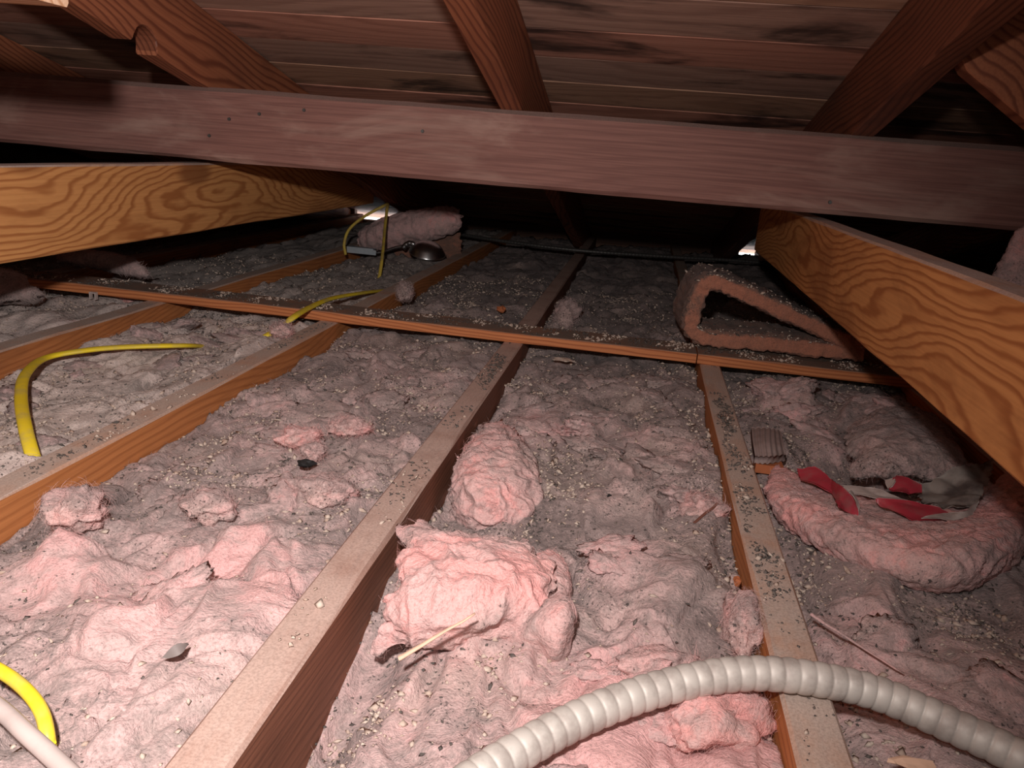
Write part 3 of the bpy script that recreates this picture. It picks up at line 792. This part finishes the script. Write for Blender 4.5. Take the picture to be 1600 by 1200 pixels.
for bi in (2, 3, 4, 5):
    x0, x1 = BAYS[bi]
    k = 0
    for _ in range(400):
        if k >= 38: break
        y = 0.33 + 1.25 * rng.uniform(0, 1)**1.3; x = rng.uniform(x0 + 0.055, x1 - 0.055)
        if bi == 4 and 0.48 < y < 1.0 and x < 0.0: continue
        if bi == 5 and 0.7 < y < 1.2: continue
        sc = rng.uniform(0.55, 1.15); z = ground(x, y)
        vi = np.argmin((surf[bi][0][:, 0] - x)**2 + (surf[bi][0][:, 1] - y)**2)
        me = CL[int(np.clip((surf[bi][3][vi] - 0.05) / 0.085 + rng.normal(0, 1.0), 0, 7))]
        o = obj('wool_clump', me, None, batts[bi], (x, y, z - 0.004 * sc), (rng.normal(0, 0.25), rng.normal(0, 0.25), rng.uniform(0, 6.28)))
        o.scale = (sc, sc, sc * rng.uniform(0.6, 1.0))
        if not me.materials: me.materials.append(M['ins'])
        k += 1

def tuft(px, py, z, size, label, mat='ins_pink', dust0=0.15, seed=0.0, stretch=(1, 1, 0.7), rot=0.0, loc=None):
    bm = bmesh.new(); bmesh.ops.create_icosphere(bm, subdivisions=4, radius=1.0)
    V = np.array([v.co for v in bm.verts]); F = np.array([[l.index for l in f.verts] for f in bm.faces]); bm.free()
    d = 1 + 0.5 * fbm(V[:, 0] * 1.2 + seed, V[:, 1] * 1.2, V[:, 2] * 1.2 + seed, 3) + 0.3 * (np.abs(pn(V[:, 0] * 2.2 + seed, V[:, 1] * 2.2, V[:, 2] * 2.2)) - 0.2)
    W = V * d[:, None] * np.array(stretch) * size
    c, s = math.cos(rot), math.sin(rot)
    W = np.stack([W[:, 0] * c - W[:, 1] * s, W[:, 0] * s + W[:, 1] * c, W[:, 2]], -1)
    dust = dust0 + 0.4 * fbm(V[:, 0] * 1.5 + seed, V[:, 1] * 1.5, V[:, 2] * 1.5, 3) + 0.25 * V[:, 2]
    p = at_z(px, py, z) if loc is None else np.array(loc)
    o = obj('insulation_tuft', mesh_np('insulation_tuft', W, None, {'dust': dust}, tris=F), M[mat], None, p)
    tag(o, label, 'insulation', 'tufts of fibreglass')
    CHUNKS.append((o, W + p, V, dust))
    return o
tuft(470, 683, -0.012, 0.020, 'small salmon pink tuft near the black lump in the left bay', stretch=(1.3, 0.7, 0.6), rot=0.5, seed=1, dust0=-0.1)
tuft(545, 668, -0.012, 0.018, 'pale pink tuft close to the left side of the foreground joist', stretch=(1.4, 0.8, 0.6), rot=0.3, seed=2)
tuft(488, 708, -0.012, 0.014, 'round pale tuft directly behind the black lump', stretch=(1, 1, 0.9), seed=3, dust0=0.4)
tuft(632, 455, 0.020, 0.024, 'pink tuft caught on the joist behind the cross board', stretch=(0.8, 0.8, 0.9), seed=4, dust0=0.75)
tuft(884, 490, -0.005, 0.034, 'pointed pink tuft just behind the cross board near the middle joist', stretch=(0.8, 0.7, 1.1), seed=5, dust0=0.75)
tuft(1118, 1122, -0.018, 0.030, 'bright pink curled tuft under the conduit beside the gritty joist', stretch=(1.4, 0.9, 0.7), rot=0.6, seed=6, dust0=-0.15)
tuft(1030, 1045, -0.022, 0.024, 'pale pink tuft pressed against the top of the conduit', stretch=(1.7, 0.7, 0.6), rot=0.3, seed=7, dust0=0.25)
tuft(120, 795, 0.004, 0.026, 'cream white tuft beside the orange-sided joist at the left', stretch=(1.0, 1.0, 0.8), seed=8, dust0=0.25)
tuft(440, 515, 0.014, 0.018, 'pink tuft lying over the yellow cable on its joist', stretch=(1.1, 1, 0.7), seed=9, dust0=0.35)
tuft(1100, 795, -0.014, 0.024, 'pink tuft by the dark twig beside the gritty joist', stretch=(1.0, 1.0, 0.6), seed=10, dust0=0.2)
tuft(325, 790, -0.008, 0.022, 'pale rounded tuft beside the small dark hole in the left bay', stretch=(1.2, 1.0, 0.7), seed=11, dust0=0.45)
tuft(505, 765, -0.010, 0.026, 'pinkish tuft strewn with crumbs near the foreground joist', stretch=(1.3, 0.9, 0.6), seed=12, dust0=0.4)
tuft(203, 462, -0.010, 0.026, 'bright pink scrap peeking out under the cross board at the left', stretch=(1.3, 0.8, 0.6), seed=13, dust0=-0.1)
tuft(1160, 975, -0.010, 0.026, 'pale ragged tuft against the side of the gritty joist', stretch=(0.6, 1.3, 0.9), seed=14, dust0=0.3)
tuft(1050, 905, -0.022, 0.026, 'olive yellow tuft among the mauve fibreglass in the middle bay', mat='ins_brown', stretch=(1.3, 0.9, 0.5), seed=15, dust0=0.8)

# ------------------------------------------------------------------ cables and conduit
def tube_mesh(name, pts, r, n=200, seg=12, flat=1.0, ring_pitch=None, ring_amp=0.0, up=(0, 0, 1)):
    P = catmull(np.array(pts, float), n)
    # even spacing
    L = np.concatenate([[0], np.cumsum(np.linalg.norm(np.diff(P, axis=0), axis=1))])
    s = np.linspace(0, L[-1], n); P = np.stack([np.interp(s, L, P[:, k]) for k in range(3)], -1)
    T = np.gradient(P, axis=0); T /= np.linalg.norm(T, axis=1)[:, None]
    up = np.array(up, float); Bv = np.cross(T, up); Bv /= np.linalg.norm(Bv, axis=1)[:, None] + 1e-9
    Nv = np.cross(Bv, T)
    rad = np.full(n, r)
    if ring_pitch:
        ph = (s / ring_pitch) % 1.0
        rad = r * (1 - ring_amp + ring_amp * np.abs(np.sin(np.pi * ph))**0.38)
    a = np.linspace(0, 2 * np.pi, seg, endpoint=False)
    V = P[:, None, :] + rad[:, None, None] * (np.cos(a)[None, :, None] * Bv[:, None, :] + flat * np.sin(a)[None, :, None] * Nv[:, None, :])
    V = V.reshape(-1, 3); q = grid_quads(n, seg, True)
    c = len(V); V = np.concatenate([V, P[:1], P[-1:]])
    tris = [(c, (k + 1) % seg, k) for k in range(seg)] + [(c + 1, (n - 1) * seg + k, (n - 1) * seg + (k + 1) % seg) for k in range(seg)]
    me = mesh_np(name, V, q[:, ::-1], None, tris=[t[::-1] for t in tris])
    return me

RC = 0.0135
cz = [(330, 1560, -0.014), (480, 1410, -0.014), (640, 1290, -0.012), (760, 1205, -0.006), (890, 1130, 0.0), (1000, 1085, 0.006), (1100, 1060, 0.012), (1180, 1052, 0.0155), (1270, 1060, 0.0155), (1370, 1083, 0.010), (1480, 1130, 0.004), (1600, 1188, 0.0), (1760, 1285, -0.006), (1930, 1420, -0.012), (2080, 1580, -0.016)]
me = tube_mesh('flexible_conduit', [at_z(*p) for p in cz], RC, n=960, seg=24, ring_pitch=0.0118, ring_amp=0.13)
o = obj('flexible_conduit', me, M['conduit']); tag(o, 'silver ribbed flexible metal conduit arching over the gritty joist in front', 'conduit')

def lay(pts, r, lift=0.0):
    out = []
    for px, py, z in pts: out.append(at_z(px, py, z))
    return out
yc = [(70, 745, -0.06), (56, 725, -0.020), (40, 670, 0.004), (33, 620, 0.006), (40, 585, 0.004), (70, 560, -0.004), (130, 548, 0.0), (200, 542, 0.0), (285, 540, -0.004), (330, 541, -0.034), (375, 538, -0.034), (410, 527, -0.006), (436, 513, 0.008),
      (458, 496, 0.028), (485, 480, 0.029), (520, 466, 0.022), (572, 457, 0.004), (620, 452, -0.030)]
me = tube_mesh('yellow_cable', [at_z(*p) for p in yc], 0.0084, n=320, seg=12, flat=0.5)
o = obj('yellow_cable', me, M['yellow']); tag(o, 'bright yellow flat cable looping over the left bays and the cross board', 'cable')
yc = [(-60, 1020, 0.01), (0, 1048, 0.006), (40, 1078, 0.004), (66, 1115, 0.0), (76, 1165, -0.012), (76, 1190, -0.05)]
o = obj('yellow_cable', tube_mesh('yellow_cable', [at_z(*p) for p in yc], 0.0048, n=90, seg=12), M['yellow']); tag(o, 'short arc of yellow cable at the bottom left corner', 'cable')
yc = [(-80, 1050, 0.012), (0, 1108, 0.008), (40, 1145, 0.008), (100, 1200, 0.004), (180, 1280, 0.0)]
o = obj('white_cable', tube_mesh('white_cable', [at_z(*p) for p in yc], 0.0058, n=90, seg=12), M['white_cable']); tag(o, 'white cable crossing the bottom left corner', 'cable')
yc = [at_y(540, 398, 2.52), at_y(538, 380, 2.52), at_y(546, 358, 2.54), at_y(570, 338, 2.58), at_y(606, 318, 2.62)]
o = obj('yellow_cable', tube_mesh('yellow_cable', yc, 0.0048, n=80, seg=10), M['yellow_old']); tag(o, 'dull yellow cable curving up beside the silver lamp in the dark', 'cable')
yc = [at_y(606, 318, 2.635), at_y(602, 350, 2.56), at_y(598, 395, 2.42), at_y(594, 425, 2.36), at_y(590, 446, 2.33)]
o = obj('yellow_cable', tube_mesh('yellow_cable', yc, 0.0055, n=80, seg=10, flat=0.6, up=(0, 1, 0)), M['yellow_old']); tag(o, 'brownish yellow cable hanging straight down in front of the silver lamp', 'cable')
dk = [at_z(700, 363, 0.03), at_z(780, 376, 0.03), at_z(900, 391, 0.028), at_z(1040, 401, 0.028), at_z(1130, 406, 0.03), at_z(1230, 413, 0.03), at_z(1400, 424, 0.03)]
o = obj('flexible_conduit', tube_mesh('flexible_conduit', dk, 0.0075, n=700, seg=10, ring_pitch=0.014, ring_amp=0.2), M['dark_conduit']); tag(o, 'dark ribbed conduit lying across the far joists by the eave', 'conduit')

# ------------------------------------------------------------------ silver clamp lamp in the distance
root = empty('clamp_lamp', at_z(620, 398, 0.0))
rl = np.array(root.location)
yl = float(rl[1])
def lp(px, py, dy=0.0): return at_y(px, py, yl + dy) - rl
c = lp(668, 388)
prof = [(0.0, 0.034), (0.020, 0.033), (0.038, 0.027), (0.052, 0.016), (0.062, 0.0), (0.065, -0.004), (0.062, -0.006), (0.050, 0.010), (0.036, 0.021), (0.018, 0.028), (0.0, 0.029)]
seg = 32
V = np.array([[r * math.cos(2 * math.pi * k / seg), r * math.sin(2 * math.pi * k / seg), h] for r, h in prof for k in range(seg)])
me = mesh_np('lamp_shade', V, grid_quads(len(prof), seg, True)[:, ::-1])
obj('lamp_shade', me, M['silver'], root, c - np.array([0, 0, 0.012]), (math.radians(14), math.radians(8), 0))
me = tube_mesh('lamp_arm', [lp(585, 396), lp(600, 393), lp(618, 387), lp(636, 384), lp(650, 386)], 0.0055, n=50, seg=10); obj('lamp_arm', me, M['silver'], root)
me = tube_mesh('lamp_socket', [lp(630, 388), lp(634, 383), lp(640, 380), lp(648, 382)], 0.0105, n=24, seg=14, ring_pitch=0.012, ring_amp=0.12); obj('lamp_socket', me, M['silver'], root)
a, b_ = lp(542, 382), lp(590, 398)
bm = bmesh.new()
me = box_mesh('clamp_plate', (a[0], -0.02, b_[2]), (b_[0], -0.016, a[2] - 0.008)); obj('clamp_plate', me, M['galv'], root)
me = box_mesh('clamp_lip', (a[0] - 0.006, -0.02, a[2] - 0.008), (b_[0] - 0.01, 0.012, a[2] - 0.004)); obj('clamp_lip', me, M['galv'], root)
tag(root, 'silver clamp lamp with round shade lying in the far dark', 'lamp')

# crumpled foil and clip by the left tie
ctrl = [[at_y(92, 402, 1.92), at_y(110, 404, 1.90), at_y(128, 414, 1.88)], [at_y(90, 410, 1.90), at_y(112, 412, 1.88), at_y(134, 420, 1.86)]]
slab('foil_scrap', ctrl, 0.01, M['foil'], 'crumpled silver foil scrap under the left tie beam', 'foil', nu=30, nv=30, amp=0.006, freq=60, seed=21.0)
p = at_y(146, 461, 1.598)
bm = bmesh.new()
for lo, hi in (((-0.008, -0.004, 0.004), (0.008, 0.004, 0.007)), ((-0.008, -0.004, -0.010), (-0.005, 0.004, 0.004)), ((0.005, -0.004, -0.010), (0.008, 0.004, 0.004))):
    mm = box_mesh('t', lo, hi); bm.from_mesh(mm)
me = bpy.data.meshes.new('cable_clip'); bm.to_mesh(me); bm.free()
o = obj('cable_clip', me, M['white_cable'], None, p); tag(o, 'tiny white cable clip under the cross board at the left', 'clip')

# ------------------------------------------------------------------ torn printed paper in the curled batt
def sheet(name, ctrl, mat, parent, nu=24, nv=24, crumple=0.002, seed=0.0, thick=0.0012):
    S = catmull(np.asarray(ctrl, float), nu); S = np.swapaxes(catmull(np.swapaxes(S, 0, 1), nv), 0, 1)
    du = np.gradient(S, axis=0); dv = np.gradient(S, axis=1); N = np.cross(du, dv); N /= np.linalg.norm(N, axis=2)[..., None] + 1e-9
    d = crumple * (np.abs(pn(S[..., 0] * 24 + seed, S[..., 1] * 24, S[..., 2] * 24)) * 3 - 0.6)
    S = S + N * d[..., None]
    uu, vv = np.meshgrid(np.linspace(-1, 1, nu), np.linspace(-1, 1, nv), indexing='ij')
    rim = np.maximum(np.abs(uu), np.abs(vv))**8
    S = S + (S - S.mean((0, 1))) * (0.10 * fbm(S[..., 0] * 90 + seed, S[..., 1] * 90, 0, 2) * rim)[..., None]
    top = (S + N * thick / 2).reshape(-1, 3); bot = (S - N * thick / 2).reshape(-1, 3)
    q = grid_quads(nu, nv); r = np.concatenate([np.arange(nv), np.arange(1, nu) * nv + nv - 1, (nu - 1) * nv + np.arange(nv - 2, -1, -1), np.arange(nu - 2, 0, -1) * nv])
    n0 = nu * nv
    Q = np.concatenate([q, q[:, ::-1] + n0, np.stack([r, np.roll(r, -1), np.roll(r, -1) + n0, r + n0], -1)])
    return obj(name, mesh_np(name, np.concatenate([top, bot]), Q), mat, parent)
root = empty('torn_paper_facing', at_z(1380, 800, -0.02)); rl = np.array(root.location)
def tp(px, py, z): return at_z(px, py, z) - rl
sheet('red_strip', [[tp(1245, 732, 0.012), tp(1275, 733, 0.016), tp(1302, 752, 0.012)], [tp(1250, 750, 0.006), tp(1275, 757, 0.010), tp(1302, 772, 0.006)]], M['red_paper'], root, seed=1)
sheet('red_strip', [[tp(1298, 748, 0.016), tp(1318, 765, 0.030), tp(1336, 790, 0.020), tp(1340, 808, 0.010)], [tp(1302, 772, 0.010), tp(1308, 788, 0.026), tp(1320, 798, 0.018), tp(1334, 806, 0.010)]], M['red_paper'], root, seed=2)
sheet('white_edge', [[tp(1326, 768, 0.024), tp(1338, 784, 0.020), tp(1342, 810, 0.010)], [tp(1332, 768, 0.022), tp(1343, 788, 0.018), tp(1340, 812, 0.009)]], M['white_paper'], root, seed=3)
sheet('white_strip', [[tp(1312, 758, 0.004), tp(1360, 762, 0.008), tp(1400, 775, 0.008), tp(1440, 788, 0.006)], [tp(1325, 772, 0.0), tp(1360, 778, 0.004), tp(1400, 786, 0.006), tp(1440, 796, 0.004)]], M['white_paper'], root, seed=4)
sheet('red_strip', [[tp(1366, 779, 0.022), tp(1400, 780, 0.028), tp(1445, 788, 0.028), tp(1484, 800, 0.024)], [tp(1380, 792, 0.016), tp(1405, 802, 0.022), tp(1430, 812, 0.022), tp(1470, 812, 0.020)]], M['red_paper'], root, seed=5)
sheet('red_strip', [[tp(1400, 742, 0.022), tp(1420, 747, 0.024), tp(1440, 757, 0.020)], [tp(1390, 764, 0.012), tp(1412, 770, 0.014), tp(1438, 770, 0.012)]], M['red_paper'], root, seed=6, crumple=0.003)
sheet('white_edge', [[tp(1384, 752, 0.012), tp(1396, 747, 0.020), tp(1402, 742, 0.021)], [tp(1390, 764, 0.010), tp(1394, 760, 0.016), tp(1399, 752, 0.02)]], M['white_paper'], root, seed=7)
sheet('grey_sheet', [[tp(1436, 762, 0.006), tp(1470, 742, 0.022), tp(1510, 732, 0.030), tp(1552, 718, 0.034)],
                     [tp(1436, 775, 0.000), tp(1480, 768, 0.012), tp(1520, 756, 0.022), tp(1548, 745, 0.026)],
                     [tp(1440, 784, 0.006), tp(1480, 795, 0.014), tp(1515, 796, 0.020), tp(1532, 780, 0.022)]], M['grey_paper'], root, nu=40, nv=40, crumple=0.004, seed=8)
sheet('white_edge', [[tp(1484, 800, 0.024), tp(1505, 800, 0.026), tp(1530, 782, 0.026)], [tp(1440, 812, 0.022), tp(1490, 813, 0.022), tp(1522, 806, 0.020)]], M['white_paper'], root, seed=9)
tag(root, 'torn red, white and grey paper facing inside the curled pink batt', 'paper')

# corrugated card scrap beside the gritty joist
P0 = [[tp(1174, 668, 0.000), tp(1200, 668, 0.004), tp(1220, 672, 0.0)], [tp(1176, 690, 0.0), tp(1200, 690, 0.006), tp(1224, 694, 0.0)], [tp(1180, 714, -0.008), tp(1203, 714, -0.004), tp(1228, 710, -0.008)]]
root2 = empty('cardboard_scrap', at_z(1200, 705, -0.02)); dr = rl - np.array(root2.location)
P0 = np.array(P0) + dr
S = catmull(P0, 30); S = np.swapaxes(catmull(np.swapaxes(S, 0, 1), 60), 0, 1)
S[..., 2] += 0.0010 * np.sin(np.linspace(0, 2 * np.pi * 6, 60))[None, :]
top = S.reshape(-1, 3); bot = top - np.array([0, 0, 0.010]); n0 = len(top); q = grid_quads(30, 60)
r = np.concatenate([np.arange(60), np.arange(1, 30) * 60 + 59, 29 * 60 + np.arange(58, -1, -1), np.arange(28, 0, -1) * 60])
me = mesh_np('top_sheet', np.concatenate([top, bot]), np.concatenate([q[:, ::-1], q + n0, np.stack([r, r + n0, np.roll(r, -1) + n0, np.roll(r, -1)], -1)]))
obj('top_sheet', me, M['card'], root2)
e0, e1 = top[29 * 60], top[29 * 60 + 59]
me = box_mesh('fluted_edge', (e0[0] + 0.002, e0[1] - 0.004, e0[2] - 0.022), (e1[0] - 0.006, e0[1] + 0.02, e0[2] - 0.009)); obj('fluted_edge', me, M['rust'], root2)
tag(root2, 'grey corrugated cardboard scrap wedged against the gritty joist', 'cardboard')

# ------------------------------------------------------------------ small loose things
def spike(name, a, b, r0, r1, mat, label, cat):
    a, b = np.array(a), np.array(b)
    n = 14; seg = 6
    t = np.linspace(0, 1, n)[:, None]; P = a * (1 - t) + b * t
    P = P + np.stack([0.0015 * pn(t[:, 0] * 4, 1.1, 2.2), 0 * t[:, 0], 0.0015 * pn(t[:, 0] * 4, 5.1, 2.2)], -1)
    T = (b - a) / np.linalg.norm(b - a); B = np.cross(T, [0, 0, 1.0]); B /= np.linalg.norm(B); N = np.cross(B, T)
    ang = np.arange(seg) * 2 * np.pi / seg; rad = r0 * (1 - t) + r1 * t
    V = (P[:, None, :] + rad[:, :, None] * (np.cos(ang)[None, :, None] * B + 0.6 * np.sin(ang)[None, :, None] * N)).reshape(-1, 3)
    q = grid_quads(n, seg, True); c = len(V); V = np.concatenate([V, P[:1], P[-1:]])
    tr = [(c, k, (k + 1) % seg) for k in range(seg)] + [(c + 1, (n - 1) * seg + (k + 1) % seg, (n - 1) * seg + k) for k in range(seg)]
    o = obj(name, mesh_np(name, V, q, tris=tr, smooth=False), mat); tag(o, label, cat); return o
spike('wood_splinter', at_z(624, 1029, -0.012), at_z(742, 958, 0.030), 0.0030, 0.0012, M['pale_stick'], 'pale wooden splinter leaning on the torn pink slab', 'splinter')
spike('twig', at_z(1074, 826, -0.022), at_z(1121, 786, 0.0), 0.0022, 0.0018, M['twig'], 'dark reddish twig leaning on the side of the gritty joist', 'twig')
spike('wood_splinter', at_z(1268, 960, -0.008), at_z(1412, 1052, -0.014), 0.0022, 0.0010, M['ins'], 'thin straw-like strand in the right bay above the conduit', 'splinter')
def lump(name, p, size, mat, label, cat, seed=0.0, sq=(1, 1, 0.7)):
    bm = bmesh.new(); bmesh.ops.create_icosphere(bm, subdivisions=2, radius=1.0)
    for v in bm.verts:
        d = 1 + 0.6 * float(fbm(v.co.x * 1.4 + seed, v.co.y * 1.4, v.co.z * 1.4, 2)); v.co = Vector((v.co.x * sq[0], v.co.y * sq[1], v.co.z * sq[2])) * d * size
    me = bpy.data.meshes.new(name); bm.to_mesh(me); bm.free()
    o = obj(name, me, mat, None, p); tag(o, label, cat); return o
lump('charcoal_lump', at_z(478, 724, -0.012), 0.0085, M['black'], 'shiny black lump among pale crumbs in the left bay', 'lump', 1.0, (1.3, 1, 0.6))
lump('charcoal_lump', at_z(302, 797, -0.010), 0.0075, M['black'], 'small dark lump beside a pale tuft in the left bay', 'lump', 2.0, (1.2, 1, 0.6))
lump('charcoal_lump', at_z(953, 776, -0.012), 0.004, M['black'], 'tiny black fleck on the torn pink middle bay', 'lump', 3.0)
lump('rust_chip', at_z(1152, 908, 0.0 - 0.012), 0.0055, M['rust'], 'small rust orange chip against the gritty joist', 'chip', 4.0, (0.7, 1.3, 0.8))
lump('rust_chip', at_z(783, 483, 0.0), 0.012, M['rust'], 'reddish brown chip lying behind the cross board', 'chip', 5.0)
lump('wood_chip', at_z(1425, 1195, -0.008), 0.009, M['pale_stick'], 'pale orange wood chip at the bottom right below the conduit', 'chip', 6.0, (1.6, 0.8, 0.3))
lump('wood_chip', at_z(880, 562, -0.012), 0.014, M['crumb'], 'flat cream flake just in front of the cross board', 'chip', 7.0, (1.6, 0.8, 0.25))
sheet('dry_leaf', [[at_z(252, 1028, 0.0), at_z(272, 1008, 0.010), at_z(293, 1005, 0.006)], [at_z(262, 1030, 0.0), at_z(282, 1022, 0.004), at_z(294, 1006, 0.004)]], M['leafgrey'], None, seed=3, crumple=0.0005)
tag(bpy.data.objects['dry_leaf'], 'flat grey sliver lying on the pink insulation at the lower left', 'leaf')

# ------------------------------------------------------------------ loose glass fibres standing off the wool
def fibres(parent, V, N, dust, w, n, length=0.013, width=0.00028, mat=None, lift=0.35, xlim=None):
    idx = rng.choice(len(V), n, p=w / w.sum())
    p = V[idx]; nn = N[idx]; ds = dust[idx] - 0.12
    t = rng.normal(size=(n, 3)); t -= nn * (t * nn).sum(1)[:, None]; t /= np.linalg.norm(t, axis=1)[:, None]
    side = np.cross(nn, t)
    L = length * rng.uniform(0.5, 1.5, n); curl = rng.normal(0, 0.9, n); lf = lift * rng.uniform(0.1, 1.3, n)
    pts = []
    for k in range(4):
        f = k / 3.0
        pts.append(p + t * (L * f)[:, None] + side * (L * curl * 0.5 * f * f)[:, None] + nn * (L * lf * f * (1.25 - 0.75 * f) - 0.0006)[:, None])
    wd = rng.normal(size=(n, 3)); wd /= np.linalg.norm(wd, axis=1)[:, None]
    W = []
    sc = width * np.clip(p[:, 1], 0.5, 2.0)[:, None]
    for k in range(4):
        h = wd * sc * (1.0 if k < 3 else 0.4) / 2
        W += [pts[k] + h, pts[k] - h]
    W = np.stack(W, 1).reshape(-1, 3)
    if xlim is not None: W[:, 0] = np.clip(W[:, 0], *xlim)
    q = np.array([[0, 1, 3, 2], [2, 3, 5, 4], [4, 5, 7, 6]])
    Q = (q[None] + (np.arange(n) * 8)[:, None, None]).reshape(-1, 4)
    o = obj('loose_fibres', mesh_np('loose_fibres', W - np.array(parent.location), Q, {'dust': np.repeat(ds, 8)}), mat, parent)
    o['kind'] = 'stuff'
for bi in (1, 2, 3, 4, 5):
    V, N, cell, dust, X, Y = surf[bi]
    w = np.where((Y > 0.3) & (Y < 2.2), cell / (0.35 + Y)**1.6, 0) * np.clip(1.2 - dust, 0.15, 1.5)
    fibres(batts[bi], V, N, dust, w, 9000 if bi > 1 else 3000, mat=batts[bi].data.materials[0], xlim=BAYS[bi])
for o, V, N, dust in CHUNKS:
    w = np.full(len(V), 1.0)
    ext = np.ptp(V, axis=0).max()
    fibres(o, V, N, dust, w, int(min(6000, 300 + ext * 16000)), length=0.011, mat=o.data.materials[0], lift=0.6)

# ------------------------------------------------------------------ crumbs and grit (uncountable)
def chips(name, pts, nrm, sizes, mat, label, flat=0.45):
    n = len(pts)
    base = np.array([[1, 0, 0], [0, 1, 0], [-1, 0, 0], [0, -1, 0], [0, 0, 1], [0, 0, -1]], float)
    F = np.array([[0, 1, 4], [1, 2, 4], [2, 3, 4], [3, 0, 4], [1, 0, 5], [2, 1, 5], [3, 2, 5], [0, 3, 5]])
    b = base[None] * (1 + 0.45 * rng.uniform(-1, 1, (n, 6, 1))) * np.stack([rng.uniform(0.7, 1.5, n), rng.uniform(0.5, 1.0, n), rng.uniform(0.3, 1.0, n) * flat / 0.45 * 0.6], -1)[:, None, :]
    a1 = rng.uniform(0, 2 * np.pi, n); a2 = rng.normal(0, 0.5, n)
    c, s = np.cos(a1), np.sin(a1); c2, s2 = np.cos(a2), np.sin(a2)
    x = b[..., 0] * c2[:, None] - b[..., 2] * s2[:, None]; z = b[..., 0] * s2[:, None] + b[..., 2] * c2[:, None]; y = b[..., 1]
    W = np.stack([x * c[:, None] - y * s[:, None], x * s[:, None] + y * c[:, None], z], -1) * sizes[:, None, None]
    W = W + (pts + nrm * (sizes * 0.25)[:, None])[:, None, :]
    me = mesh_np(name, W.reshape(-1, 3), None, tris=(F[None] + (np.arange(n) * 6)[:, None, None]).reshape(-1, 3), smooth=False)
    o = obj(name, me, mat); tag(o, label, 'debris', kind='stuff'); return o

def scatter_bays(n, thr, seed, gain=4.0, ymax=2.6):
    PP, NN = [], []
    for bi in range(0, 7):
        V, N, cell, dust, X, Y = surf[bi]
        w = cell * np.clip((fbm(X * 9 + seed, Y * 8, seed, 3) - thr) * gain, 0.0, 1) * np.clip((-0.012 - V[:, 2]) * 50 + 0.3, 0.15, 1.5) * np.clip(dust + 0.25, 0.03, 1.2) / (0.5 + np.maximum(Y, 0.3))**0.7
        w = np.where((Y > 0.3) & (Y < ymax), w, 0)
        k = int(n * (1 if 1 <= bi <= 5 else 0.4) / 6)
        idx = rng.choice(len(V), k, p=w / w.sum())
        PP.append(V[idx] + rng.normal(0, 0.001, (k, 3)) * [1, 1, 0]); NN.append(N[idx])
    return np.concatenate(PP), np.concatenate(NN)
def scatter_box(n, x0, x1, y0, y1, z, thr=-0.1, seed=0.0, mid=None):
    P = np.stack([rng.uniform(x0, x1, n * 4), rng.uniform(y0, y1, n * 4), np.full(n * 4, z)], -1)
    w = np.clip((fbm(P[:, 0] * 14 + seed, P[:, 1] * 9, seed, 3) - thr) * 3, 0, 1)
    if mid is not None: w = w * np.exp(-((P[:, 0] - mid[0]) / mid[1])**2)
    P = P[rng.uniform(0, 1, len(P)) < w][:n]
    return P, np.tile([0, 0, 1.0], (len(P), 1))
def join(*a): return np.concatenate([p for p, n in a]), np.concatenate([n for p, n in a])

lists = [scatter_bays(17000, 0.10, 3.3), scatter_bays(9000, -0.05, 13.3), scatter_bays(3500, -0.6, 8.3)]
lists += [scatter_box(1300, -1.55, 0.80, 1.612, 1.692, 0.021, 0.0, 2.0)]
for xr in (-0.622, -0.216, 0.190): lists.append(scatter_box(60, xr - 0.036, xr - 0.004, 0.4, 1.6, 0.0005, 0.05, xr))
for V, N, k in EXTRA:
    i = rng.choice(len(V), k); lists.append((V[i], N[i]))
P, N = join(*lists)
S = np.clip(rng.lognormal(math.log(0.0021), 0.48, len(P)), 0.0007, 0.0056) * (0.85 + 0.16 * np.clip(P[:, 1], 0, 2.2))
chips('pale_crumbs', P, N, S, M['crumb'], 'cream crumbs and flakes strewn over insulation, joists and boards')
lists = [scatter_bays(14000, 0.08, 3.6), scatter_bays(9000, 0.0, 21.3), scatter_bays(9000, -0.6, 31.0)]
lists += [scatter_box(1800, -1.55, 0.80, 1.612, 1.692, 0.021, -0.05, 5.0)]
lists.append(scatter_box(900, 0.153, 0.186, 0.35, 1.6, 0.0005, -0.1, 0.3, (0.166, 0.012)))
lists.append(scatter_box(350, -0.253, -0.220, 0.7, 1.6, 0.0005, 0.0, 0.9, (-0.236, 0.012)))
lists.append(scatter_box(260, -0.660, -0.626, 0.6, 1.6, 0.0005, 0.0, 0.5, (-0.643, 0.012)))
for V, N, k in EXTRA:
    i = rng.choice(len(V), k); lists.append((V[i], N[i]))
P, N = join(*lists)
S = np.clip(rng.lognormal(math.log(0.0014), 0.42, len(P)), 0.0005, 0.0036) * (0.75 + 0.35 * np.clip(P[:, 1], 0, 2.2))
chips('dark_grit', P, N, S, M['soot'], 'dark grit and soot strewn over insulation, joists and boards')
